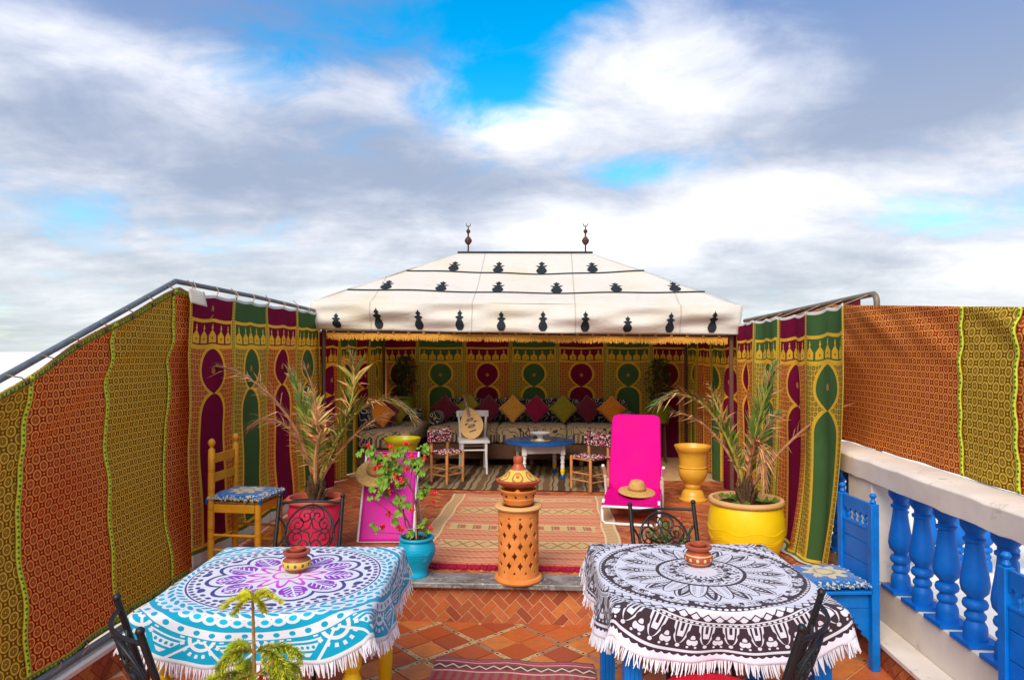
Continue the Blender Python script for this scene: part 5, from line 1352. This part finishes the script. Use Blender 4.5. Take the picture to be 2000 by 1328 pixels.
for px, col, lb, dy in ((868, 'maroon', 'maroon diamond pillow beside the dark bolster at the shaded end of the long banquette', 0), (915, 'olive', 'olive pillow half hidden behind the oud', .05), (955, 'maroon', 'maroon pillow just behind the oud and next to the gold pillow', 0),
                    (1002, 'gold', 'golden yellow pillow between the maroon and crimson pillows', -.02), (1047, 'magenta', 'crimson pillow above the blue table', 0), (1100, 'olive', 'olive green pillow between the crimson and maroon pillows', -.02), (1147, 'maroon', 'maroon pillow between the olive green and orange pillows', .02), (1193, 'orange', 'bright orange pillow near the hot pink deck chair', -.03)):
    pillow(col, lb, PX(px, yy) , yy + dy - .02, ZS + .003, random.uniform(-.12, .12), 20, 1.18)
pillow('orange', 'orange pillow leaning on the short banquette behind the palm', -2.13, 8.36, ZS + .003, radians(35), 24, 1.15)
pillow('maroon', 'maroon pillow tucked behind the orange pillow on the short banquette', -2.10, 8.62, ZS + .003, radians(50), 20, 1.1)
pillow('olive', 'olive pillow standing behind the others on the short banquette', -2.02, 8.80, ZS + .003, radians(40), 16, 1.15)

# ================================================================== WHITE CHAIR WITH OUD
wc = thing('white_chair', 'white painted wooden chair holding an oud', 'chair', (-0.965, 8.27, UZ + .012), radians(180 + 10)); m = M['white_wood']
for s in (-1, 1):
    MB().tube([(s*.155, -.235, 0), (s*.15, -.195, .20), (s*.15, -.18, .39), (s*.16, -.205, .56), (s*.175, -.235, .70)], [.017, .017, .018, .016, .015], 10).build('back_post', m, wc)
    MB().tube([(s*.150, .190, 0), (s*.142, .175, .22), (s*.142, .170, .37)], [.013, .016, .020], 10).build('front_leg', m, wc)
    MB().tube([(s*.146, -.185, .24), (s*.142, .170, .26)], .010, 8).build('stretcher', m, wc)
MB().tube([(-.142, .172, .285), (.142, .172, .285)], .010, 8).build('stretcher', m, wc)
MB().tube([(-.150, -.19, .285), (.150, -.19, .285)], .010, 8).build('stretcher', m, wc)
rbox(MB(), -.185, .185, -.19, .20, .365, .400, 8, .0).build('seat', m, wc, ang=60)
MB().grid(lambda s, q: ((s-.5)*.40, -.222 - .03*sin(pi*s) - .02*q, .645 + .075*q), 14, 6).build('top_rail', m, wc, thick=.020, bevel=.004)
MB().grid(lambda s, q: ((s-.5)*.31, -.196 - .02*sin(pi*s), .50 + .03*q), 10, 2).build('back_slat', m, wc, thick=.014)
od = thing('oud', 'pear shaped oud with pale face standing on the white chair', 'oud', (-0.945, 8.225, UZ + .012 + .408))
od.rotation_euler = (radians(-20), radians(-20), radians(-8))
def half(z):        # outline half width
    t = z/.42
    return .150*max(0.0, sin(pi*min(1, max(0, t))**.74))**.75 * (1.0 if t < .45 else (1 - .10*(t - .45)))
nb = 40; vs = [(half(.42*i/nb), .42*i/nb) for i in range(nb + 1)]
face = [(-x, z) for x, z in vs[::-1]] + vs[1:-1]
fm = MB().prism(face[::-1], -.004, .0, 'y').build('face', M['oud_top'], od, smooth=False)
MB().grid(lambda s, q: (half(.42*q)*cos(pi*s), .75*half(.42*q)*sin(pi*s) + .001, .42*q), 16, 40).build('bowl', M['oud_wood'], od)
for x, z, rx, rz_ in ((0.0, .245, .048, .024), (-.058, .205, .024, .012), (.058, .205, .024, .012), (.0, .160, .048, .026)):
    MB().add([(0, 0, 0)] + [(rx*cos(2*pi*i/24), 0, rz_*sin(2*pi*i/24)) for i in range(24)], [(0, 1 + i, 1 + (i+1) % 24) for i in range(24)]).build('sound_hole', M['oud_wood'], od, smooth=False, thick=.002).location = (x, -.006, z)
MB().box(-.045, .045, -.010, -.0045, .092, .108).build('bridge', M['oud_wood'], od, bevel=.002)
MB().prism([(-.020, .285), (.020, .285), (.014, .58), (-.014, .58)], -.012, .010, 'y').build('neck', M['oud_wood'], od, bevel=.003)
MB().bar((0, -.002, .575), (-.03, .13, .60), .022, .018).build('pegbox', M['oud_wood'], od)
for k in range(4):
    for s in (-1, 1): MB().tube([(-.005 - .007*k + s*.010, .02 + .026*k, .58 + .005*k), (-.005 - .007*k + s*.045, .02 + .026*k, .582 + .005*k)], .004, 6).build('peg', M['pine_wood'], od)
for k in range(6): MB().tube([(-.018 + .007*k, -.0115, .10), (-.010 + .004*k, -.0145, .577)], .0007, 4).build('string', M['china'], od)

# ================================================================== BLUE TOPPED TABLE
bt = thing('round_table', 'blue topped round table with white apron and yellow and blue feet', 'table', (-0.155, 8.00, UZ + .012), radians(12))
MB().lathe([(1e-4, .400), (.400, .400), (.412, .405), (.414, .416), (.405, .422), (1e-4, .423)], 64).build('table_top', M['blue_top'], bt, ang=50)
for s in (-1, 1):
    MB().box(-.20, .20, s*.215 - .010, s*.215 + .010, .300, .3995).build('apron', M['white_wood'], bt, bevel=.002)
    MB().box(s*.215 - .010, s*.215 + .010, -.20, .20, .300, .3995).build('apron', M['white_wood'], bt, bevel=.002)
for sx in (-1, 1):
    for sy in (-1, 1):
        c = (sx*.222, sy*.222, 0)
        l = MB().box(c[0] - .026, c[0] + .026, c[1] - .026, c[1] + .026, .285, .3995).lathe([(.024, .130), (.022, .165), (.018, .180), (.026, .19), (.026, .20), (.018, .21), (.024, .24), (.027, .262), (.018, .272), (.026, .284), (1e-4, .2845)], 18, c); l.build('leg', M['white_wood'], bt, ang=50)
        MB().lathe([(.020, .060), (.018, .066), (.026, .09), (.027, .11), (.020, .1295)], 18, c).build('leg_yellow_ring', M['yellow'], bt)
        MB().lathe([(1e-4, 0), (.020, 0), (.026, .012), (.027, .035), (.022, .055), (.018, .0595)], 18, c).build('foot', M['blue_top'], bt)
cs = thing('cake_stand', 'white china footed bowl on a gold mat on the blue table', 'bowl', (-0.150, 7.98, UZ + .012 + .4235))
MB().lathe([(1e-4, 0), (.120, 0), (.122, .003), (1e-4, .004)], 36).build('mat', M['gold_mat'], cs)
MB().lathe([(1e-4, .0042), (.058, .0042), (.056, .012), (.034, .020), (.030, .035), (.036, .055), (.070, .065), (.112, .080), (.120, .092), (.116, .094), (.07, .075), (1e-4, .070)], 36).build('bowl', M['china'], cs)

# ================================================================== RAG SEATED STOOLS
def rag_chair(label, pts, backz=.565):
    """pts: near back, front near, front far, far back ground corners"""
    cx = sum(p[0] for p in pts)/4; cy = sum(p[1] for p in pts)/4
    t = thing('rag_chair', label, 'chair', (cx, cy, UZ + .012)); L = [(p[0]-cx, p[1]-cy) for p in pts]
    for i, (x, y) in enumerate(L):
        back = i in (0, 3); h = backz if back else .355
        MB().lathe([(1e-4, 0), (.0135, 0), (.016, .05), (.0165, h*.5), (.016, h - .01), (.010, h), (1e-4, h)], 12, (x, y, 0)).build('back_post' if back else 'front_leg', M['pine_wood'], t)
    for i in range(4):
        a, b_ = L[i], L[(i+1) % 4]
        for z in (.09, .165): MB().tube([(a[0], a[1], z + .012*(i % 2)), (b_[0], b_[1], z + .012*(i % 2))], .0085, 8).build('rung', M['pine_wood'], t)
        MB().tube([(a[0], a[1], .325), (b_[0], b_[1], .325)], .011, 8).build('seat_rung', M['pine_wood'], t)
    def q(u, v): return [(L[0][k]*(1-u) + L[1][k]*u)*(1-v) + (L[3][k]*(1-u) + L[2][k]*u)*v for k in (0, 1)]
    st = MB(); rnd = random.Random(4)
    for i in range(13):
        for j in range(15):
            x, y = q(.02 + .96*j/14, -.04 + 1.08*i/12); st.ball((x, y, .336 + rnd.uniform(-.006, .008)), .0155, 6, 4, sc=(1.1, 1.1, .9))
    tag(st.build('rag_seat', M['rag'], t), kind='stuff')
    bk = MB(); a, b_ = L[0], L[3]; d = Vector((b_[0]-a[0], b_[1]-a[1], 0)); n = Vector((-d.y, d.x, 0)).normalized()
    for i in range(12):
        for j in range(7):
            u = -.12 + 1.24*i/11; p = Vector((a[0], a[1], 0)) + d*u
            for s in (-1, 1): p2 = p + n*s*.018; bk.ball((p2.x, p2.y, .455 + .018*j + rnd.uniform(-.006, .006)), .0145, 6, 4)
    tag(bk.build('rag_back', M['rag'], t), kind='stuff')
rag_chair('small pine chair with red rag seat between the chartreuse urn and the white chair', [(-1.36, 7.60), (-1.16, 7.44), (-1.01, 7.63), (-1.21, 7.80)])
rag_chair('small pine chair with red rag seat between the blue table and hot pink deck chair', [(.585, 7.33), (.388, 7.15), (.195, 7.34), (.392, 7.53)][::1])

# ================================================================== PALMS
PALM = [M['palm_green'], M['palm_olive'], M['palm_dry'], M['palm_brown']]
def bez(P, t):
    P = [Vector(p) for p in P]
    while len(P) > 1: P = [P[i]*(1-t) + P[i+1]*t for i in range(len(P)-1)]
    return P[0]
def frond(parent, P, n=46, ll=.22, w=.011, dry=0.3, seed=0, start=.16, spread=1.0, tipdry=.4, sparse=0.0):
    rnd = random.Random(seed); b = MB(); n = int(n*1.15)
    pts = [bez(P, i/24) for i in range(25)]
    b.tube(pts, [.012*(1 - i/24)**.8 + .0032 for i in range(25)], 6, 3 if dry > .85 else (1 if dry < .6 else 2))
    up0 = Vector((0, 0, 1))
    for i in range(n):
        t = start + (1 - start)*(i + rnd.random()*.6)/n
        p = bez(P, min(t, .995)); tg = (bez(P, min(1, t + .02)) - bez(P, max(0, t - .02))).normalized()
        sd_ = tg.cross(up0)
        if sd_.length < .05: sd_ = tg.cross(Vector((0, 1, 0)))
        sd_.normalize(); nr = sd_.cross(tg).normalized()
        for s in (-1, 1):
            if rnd.random() < sparse: continue
            L = ll*(.45 + .75*sin(pi*min(1, (t - start)/(1 - start)*.85 + .12)))*rnd.uniform(.75, 1.15)
            ang = radians(rnd.uniform(34, 58))*spread*(1 - .35*t)
            d = (tg*cos(ang) + (sd_*s*sin(ang)) + nr*rnd.uniform(.05, .45)*sin(ang)).normalized()
            isdry = rnd.random() < dry or (t > 1 - tipdry and rnd.random() < .55)
            if isdry: d = (d + Vector((rnd.uniform(-.25, .25), rnd.uniform(-.25, .25), rnd.uniform(-.45, .2)))).normalized()
            mi = (2 if rnd.random() < .62 else 3) if isdry else (0 if rnd.random() < .62 else 1)
            if dry > .85: mi = 3 if rnd.random() < .6 else 2
            q = d.cross(nr); q = q.normalized() if q.length > 1e-4 else sd_
            ww = w*(.55 if isdry else 1.0); drp = Vector((0, 0, -1))*L*(.10 if not isdry else rnd.uniform(.05, .35))
            m1 = p + d*L*.45; e = p + d*L + drp
            k = nr*ww*.5
            b.add([p - q*ww*.4, p + q*ww*.4, m1 + q*ww + k, m1 - q*ww + k, e], [(0, 1, 2, 3), (3, 2, 4)], mi)
    return b.build('frond', PALM, parent, smooth=False, merge=False)
def palm(label, loc, fr_list, seed):
    t = thing('palm', label, 'palm', loc); rnd = random.Random(seed)
    b = MB()
    for i in range(26):
        a = i*2.4; r = .018 + .035*(1 - i/26); z = .13*i/26
        b.tube([(r*cos(a)*.6, r*sin(a)*.6, z - .02), (r*cos(a)*1.25, r*sin(a)*1.25, z + .05), (r*cos(a)*1.7, r*sin(a)*1.7, z + .085)], [.016, .013, .004], 6)
    b.tube([(0, 0, -.03), (0, 0, .14)], [.05, .03], 10); b.build('trunk', M['palm_trunk'], t)
    for i, (P, kw) in enumerate(fr_list): frond(t, [(0, 0, .06)] + P, seed=seed*50 + i, **kw)
    return t
palm('half dry palm with long arching fronds growing in the coral pink pot', (-1.715, 4.86, UZ + .402), [
    ([(-.06, 0, .5), (-.35, -.05, .95), (-.78, -.10, .98)], dict(dry=.9, ll=.20, n=44, w=.009)),
    ([(-.03, .05, .35), (-.30, .0, .78), (-.50, -.05, .48)], dict(dry=.92, ll=.17, n=36, w=.009)),
    ([(-.02, .05, .35), (-.12, .1, .65), (-.24, .12, .92)], dict(dry=.08, ll=.20, n=46, tipdry=.1, spread=.45)),
    ([(.02, .0, .4), (.05, -.03, .75), (-.08, -.05, .98)], dict(dry=.88, ll=.17, n=44, w=.009)),
    ([(.12, .1, .4), (.32, .15, .72), (.20, .15, 1.08)], dict(dry=.45, ll=.22, n=48, tipdry=.5, spread=1.25)),
    ([(.10, -.02, .4), (.40, -.08, .98), (.74, -.10, .60)], dict(dry=.22, ll=.20, n=60, tipdry=.45)),
    ([(.08, .06, .3), (.30, .10, .55), (.52, .10, .62)], dict(dry=.72, ll=.19, n=40, sparse=.2)),
    ([(.02, -.10, .35), (.10, -.25, .60), (.22, -.35, .55)], dict(dry=.60, ll=.15, n=32, sparse=.3)),
    ([(-.02, .10, .3), (-.10, .25, .6), (-.18, .30, .75)], dict(dry=.30, ll=.18, n=36))], 3)
palm('palm with drooping tan fronds growing in the big yellow pot', (1.385, 5.02, UZ + .392), [
    ([(-.08, -.03, .40), (-.32, -.06, .98), (-.66, -.12, .70)], dict(dry=.30, ll=.19, n=60, tipdry=.6)),
    ([(-.05, .03, .30), (-.25, .05, .62), (-.50, .02, .64)], dict(dry=.75, ll=.20, n=46, sparse=.15)),
    ([(.05, .0, .40), (.12, .02, .72), (.22, .02, .98)], dict(dry=.12, ll=.22, n=58, tipdry=.25, spread=.8)),
    ([(.02, -.05, .42), (.06, -.16, .62), (.07, -.20, .16)], dict(dry=.97, ll=.14, n=46, spread=.6)),
    ([(.18, -.02, .30), (.42, -.06, .68), (.80, -.12, .74)], dict(dry=.97, ll=.17, n=13, w=.007, sparse=.45, spread=1.2)),
    ([(-.06, .06, .32), (-.14, .14, .60), (-.22, .16, .82)], dict(dry=.35, ll=.17, n=40)),
    ([(.06, .08, .32), (.16, .16, .55), (.30, .20, .62)], dict(dry=.5, ll=.17, n=36))], 9)
# small weeds round the palm foot in the yellow pot
wd = thing('pot_weeds', 'thin green weeds sprouting round the palm in the yellow pot', 'weeds', (1.385, 5.02, UZ + .388))
for k in range(9):
    a = k*2.1; r = random.uniform(.10, .19); b = MB(); x, y = r*cos(a), r*sin(a)
    for j in range(3):
        q = random.uniform(0, 6.28); L = random.uniform(.05, .09); b.add([(x - .004, y, 0), (x + .004, y, 0), (x + L*.6*cos(q), y + L*.6*sin(q), L*.5), (x + L*cos(q), y + L*sin(q), L*.3)], [(0, 1, 2), (2, 1, 3)])
    b.build('weed', M['palm_green'], wd, smooth=False, thick=.001)

# ================================================================== GERANIUM
SC = 4.47/1333.3
def gp(px, py, dy=0.0): return Vector(((px - 813)*SC, dy, (1057 - py)*SC + .235))
gr = thing('geranium', 'leggy geranium with red flowers tied to a cane in the turquoise pot', 'plant', (-0.898, 4.47, UZ + .005))
rnd = random.Random(12)
stems = [([(812, 1062), (814, 1010), (806, 965), (785, 935), (762, 912)], .0075, .01), ([(806, 1062), (797, 1020), (785, 1000), (752, 972), (740, 955)], .0065, -.03), ([(816, 1062), (812, 1000), (811, 935), (818, 888)], .004, .03),
         ([(805, 1060), (782, 1044), (756, 1040), (734, 1037)], .004, -.05), ([(806, 1062), (790, 1030), (783, 995), (765, 960), (757, 935)], .0055, .04), ([(755, 1000), (735, 985), (720, 968)], .003, -.03), ([(785, 1000), (770, 1005), (757, 1008)], .003, -.04),
         ([(820, 1062), (832, 1045), (842, 1034)], .004, -.02), ([(808, 985), (826, 965), (843, 968)], .003, -.02), ([(785, 935), (790, 905), (795, 880)], .004, .0), ([(762, 912), (745, 900), (722, 875)], .004, .02), ([(780, 930), (765, 900), (762, 876)], .004, .03), ([(800, 955), (803, 915), (803, 893)], .003, .03), ([(811, 935), (825, 910), (832, 898)], .003, .0), ([(814, 1010), (832, 995), (845, 984)], .003, .01)]
for pts, r, dy in stems:
    P = [gp(x, y, dy*(i/(len(pts)-1))*2) for i, (x, y) in enumerate(pts)]
    Q = []
    for i in range(len(P)-1):
        for k in range(3): Q.append(P[i].lerp(P[i+1], k/3) + Vector((rnd.uniform(-.002, .002), rnd.uniform(-.002, .002), 0)))
    Q.append(P[-1]); MB().tube(Q, [r*(1 - .45*i/len(Q)) for i in range(len(Q))], 7).build('stem', M['ger_stem'], gr)
MB().tube([(.002, -.012, .20), (-.004, -.014, .42)], .005, 8).build('cane', M['cane'], gr)
MB().tube([gp(795, 1036, -.03), gp(811, 1034, -.03), gp(822, 1033, -.02)], .003, 6).build('tie', M['cord'], gr)
lm = []
for k in range(3):
    vs = [(0, 0, -.003)]; n = 18
    for i in range(n + 1):
        a = .25 + (2*pi - .5)*i/n - pi/2 + .0; r = .021*(1 + .10*cos(a*7))*(1 + .05*k)
        vs.append((r*cos(a), r*sin(a), .006*cos(a*3.5 + k) + .002*k))
    lm.append(MB().add(vs, [(0, i, i+1) for i in range(1, n + 1)]).mesh('leaf', M['ger_leaf'], ang=80))
leafpos = [(734, 900), (751, 908), (824, 883), (805, 911), (818, 925), (740, 951), (753, 946), (745, 970), (825, 963), (778, 984), (793, 993), (774, 1005), (719, 968), (732, 1035), (770, 1033), (830, 1029), (835, 1043), (784, 948), (763, 898), (795, 904), (757, 934), (783, 888), (742, 920), (720, 890), (700, 885), (812, 905), (770, 920), (800, 1045)]
for (x, y) in leafpos:
    big = 5 if y < 985 else 3
    if x in (719, 700, 774): big = 2
    for k in range(big):
        o = link('leaf', lm[rnd.randrange(3)], gr); q = gp(x + rnd.uniform(-8, 8), y + rnd.uniform(-7, 7), rnd.uniform(-.06, .06)); o.location = q
        o.rotation_euler = (radians(rnd.uniform(20, 80)), radians(rnd.uniform(-30, 30)), rnd.uniform(-.9, .9)); kk = rnd.uniform(.85, 1.4); o.scale = (kk, kk, kk)
fm_ = []
for k in range(3):
    b = MB()
    for i in range(11):
        c = Vector((rnd.uniform(-1, 1), rnd.uniform(-1, 1), rnd.uniform(-.7, 1))).normalized()*.011
        for j in range(4):
            u = Vector((rnd.uniform(-1, 1), rnd.uniform(-1, 1), rnd.uniform(-1, 1))).normalized()*.009; v = u.cross(Vector((rnd.uniform(-1, 1), rnd.uniform(-1, 1), 1))).normalized()*.006
            b.add([c, c + u + v, c + u*1.3, c + u - v], [(0, 1, 2, 3)])
    fm_.append(b.mesh('flower', M['ger_red'], smooth=False))
for (x, y) in [(721, 873), (762, 874), (791, 872), (753, 895), (803, 893), (796, 919), (738, 915), (726, 921), (784, 939), (772, 934), (763, 963), (845, 966), (845, 984), (757, 1008), (745, 1035), (783, 1035), (803, 999), (843, 1032), (831, 897)]:
    o = link('flower', fm_[rnd.randrange(3)], gr); o.location = gp(x, y, rnd.uniform(-.05, .03)); kk = rnd.uniform(.95, 1.4); o.scale = (kk, kk, kk); o.rotation_euler = (rnd.uniform(0, 6), rnd.uniform(0, 6), 0)

# ================================================================== NORFOLK PINE SEEDLING
pt_ = thing('pine_pot', 'plain terracotta pot of the pine seedling by the turquoise table', 'pot', (-0.865, 1.90, .007))
MB().lathe([(1e-4, 0), (.10, 0), (.13, .22), (.145, .225), (.148, .27), (.135, .272), (.125, .25), (1e-4, .245)], 36).build('body', M['terra'], pt_)
MB().lathe([(1e-4, .252), (.126, .250)], 24).build('soil', M['soil'], pt_)
np_ = thing('pine_seedling', 'lime green pine seedling with tiered feathery branches before the turquoise tablecloth', 'plant', (-0.865, 1.90, .255))
def needles(b, pts, L, dens, rnd_, mi=0, r=.003):
    for i in range(len(pts) - 1):
        a, c = Vector(pts[i]), Vector(pts[i+1]); d = (c - a); n = max(1, int(d.length*dens))
        tg = d.normalized(); u = tg.orthogonal().normalized(); v = tg.cross(u)
        for k in range(n):
            p = a + d*rnd_.random(); q = rnd_.uniform(0, 2*pi); o_ = u*cos(q) + v*sin(q)
            e = p + (o_*.85 + tg*.65).normalized()*L*rnd_.uniform(.7, 1.1); s = tg.cross(o_)*.0017
            b.add([p - s, p + s, e], [(0, 1, 2)], mi)
Hs = .81
rn = random.Random(5)
sp_ = [(0.020*sin(z*3), 0, z) for z in [Hs*i/12 for i in range(13)]]
st_ = MB().tube(sp_, [.0085*(1 - i/16) + .0015 for i in range(13)], 8); st_.build('stem', M['pine_stem'], np_)
nb_ = MB(); needles(nb_, sp_[4:], .014, 520, rn); nb_.build('stem_needles', M['pine_stem'], np_, smooth=False, merge=False)
def branch(z, a, L, lift, tip=False):
    b = MB(); base = Vector((0.020*sin(z*3), 0, z)); d = Vector((cos(a), sin(a), 0))
    pts = [base + d*L*t + Vector((0, 0, lift*t - (lift + .25*L)*t*t*.9)) for t in [i/10 for i in range(11)]]
    b.tube(pts, [.0030*(1 - .6*i/10) for i in range(11)], 5, 2)
    needles(b, pts[1:], .021, 1700 if not tip else 2400, rn, 1 if tip else 0)
    if not tip:
        for k in range(3, 10):
            for s in (-1, 1):
                q = pts[k]; sd_ = Vector((-d.y, d.x, 0))*s; l2 = L*.24*(1 - abs(k - 6)/7); p2 = [q + (sd_*.8 + d*.7).normalized()*l2*t + Vector((0, 0, -.03*t*t)) for t in (0, .35, .7, 1)]
                b.tube(p2, .0014, 4, 2); needles(b, p2, .018, 1500, rn, 1 if rn.random() < .35 else 0)
    else: needles(b, pts[6:], .020, 1800, rn, 1)
    b.build('branch', [M['pine'], M['pine_tip'], M['pine_stem']], np_, smooth=False, merge=False)
for k in range(6): branch(Hs - .02, k*pi/3 + .3, .078, .05, True)
for k, (a, L) in enumerate(((3.35, .165), (-.15, .17), (.9, .14), (2.3, .13), (-1.2, .15), (4.3, .15))): branch(.575, a, L, .075)
for a, L in ((.3, .13), (-.5, .14), (2.7, .11), (-2.4, .10)): branch(.640, a, L, .09)
for k in range(6): branch(.40, k*pi/3 + .7, .22, .09)
for k in range(6): branch(.22, k*pi/3 + .2, .26, .10)

# ================================================================== SUCCULENTS BEHIND THE RIGHT TABLE
sc_ = thing('succulent_pot', 'low clay pot of red and green succulents behind the iron chair', 'plant', (0.79, 4.74, UZ + .002))
MB().lathe([(1e-4, 0), (.10, 0), (.135, .14), (.150, .15), (.15, .18), (.135, .182), (.125, .16), (1e-4, .155)], 36).build('pot', M['terra'], sc_)
for j, (cx, cy, n, red, L) in enumerate(((-.04, -.03, 16, .2, .22), (.06, .02, 16, .85, .20), (-.10, .05, 12, .1, .17), (.03, -.09, 12, .3, .15), (.11, -.05, 10, .4, .15), (0, .08, 12, .7, .2))):
    for k in range(n):
        a = k*2.4; e = radians(82 - 62*k/n); l = L*random.uniform(.7, 1.1); d = Vector((cos(a)*cos(e), sin(a)*cos(e), sin(e))); s = Vector((-sin(a), cos(a), 0)); nn = s.cross(d); o_ = Vector((cx, cy, .155)); w_ = .012
        p = [o_ + d*l*t + Vector((0, 0, -.04*t*t*cos(e))) for t in (0, .4, .75, 1)]
        b = MB().add([p[0]-s*w_*.8, p[0]+s*w_*.8, p[1]-s*w_, p[1]+s*w_, p[2]-s*w_*.6, p[2]+s*w_*.6, p[3], p[1]-nn*.006, p[0]-nn*.006, p[2]-nn*.004], [(0, 8, 7, 2), (8, 1, 3, 7), (2, 7, 9, 4), (7, 3, 5, 9), (4, 9, 6), (9, 5, 6)])
        b.build('leaf', M['succ_red'] if random.random() < red else M['succ'], sc_, ang=70, thick=.003)

# ================================================================== DARK BUSHES AT THE BACK OF THE TENT
def bush(label, plabel, x, y, zp, seed, h=.62, rx=.17):
    rb = random.Random(seed)
    s_ = thing('plant_stand', plabel.replace('lime green pot', 'dark wooden stand under the lime green pot'), 'stand', (x, y, UZ + .002))
    hs_ = zp - UZ - .002
    for a in range(4): MB().tube([(.10*cos(a*pi/2 + .78), .10*sin(a*pi/2 + .78), 0), (.08*cos(a*pi/2 + .78), .08*sin(a*pi/2 + .78), hs_ - .02)], .012, 8).build('leg', M['dark_wood'], s_)
    MB().lathe([(1e-4, hs_ - .02), (.115, hs_ - .02), (.115, hs_ - .001), (1e-4, hs_ - .001)], 24).build('top', M['dark_wood'], s_)
    p = thing('green_pot', plabel, 'pot', (x, y, zp))
    MB().lathe([(1e-4, 0), (.115, 0), (.135, .19), (.155, .195), (.158, .215), (.145, .217), (.135, .20), (1e-4, .18)], 32).build('body', M['green_pot'], p)
    for s in (-1, 1): MB().tube([(s*.13, 0, .185), (s*.175, 0, .17), (s*.165, 0, .135), (s*.128, 0, .13)], .009, 8).build('handle', M['green_pot'], p)
    t = thing('dark_bush', label, 'plant', (x, y, zp + .185)); b = MB()
    for i in range(5):
        a = i*1.3; pts = [(0, 0, 0), (.03*cos(a), .03*sin(a), h*.4), (.08*cos(a), .08*sin(a), h*.85)]; MB().tube(pts, [.007, .005, .002], 6).build('stem', M['ger_stem'], t)
    for i in range(2600):
        z = rb.random()**.8; a = rb.uniform(0, 2*pi); r = rx*sqrt(rb.random())*(.55 + .9*sin(pi*min(1, z*.9 + .1))*.55)*(1 + .3*sin(a*3 + z*9))
        c = Vector((r*cos(a), r*sin(a), .03 + z*h)); d = Vector((rb.uniform(-1, 1), rb.uniform(-1, 1), rb.uniform(-.3, 1))).normalized(); s = d.cross(Vector((rb.uniform(-1, 1), rb.uniform(-1, 1), .3))).normalized()
        L = rb.uniform(.018, .032); b.add([c, c + d*L*.5 + s*L*.25, c + d*L, c + d*L*.5 - s*L*.25], [(0, 1, 2, 3)])
    tag(b.build('foliage', M['bush'], t, smooth=False, merge=False), kind='stuff')
bush('dark leafy bush in the tent corner behind the hot pink deck chair', 'lime green pot behind the hot pink deck chair', 1.42, 9.22, .80, 21)
bush('dark leafy bush in the tent corner behind the short banquette', 'lime green pot in the corner behind the short banquette', -2.06, 9.42 - .02, .90, 22, .55)
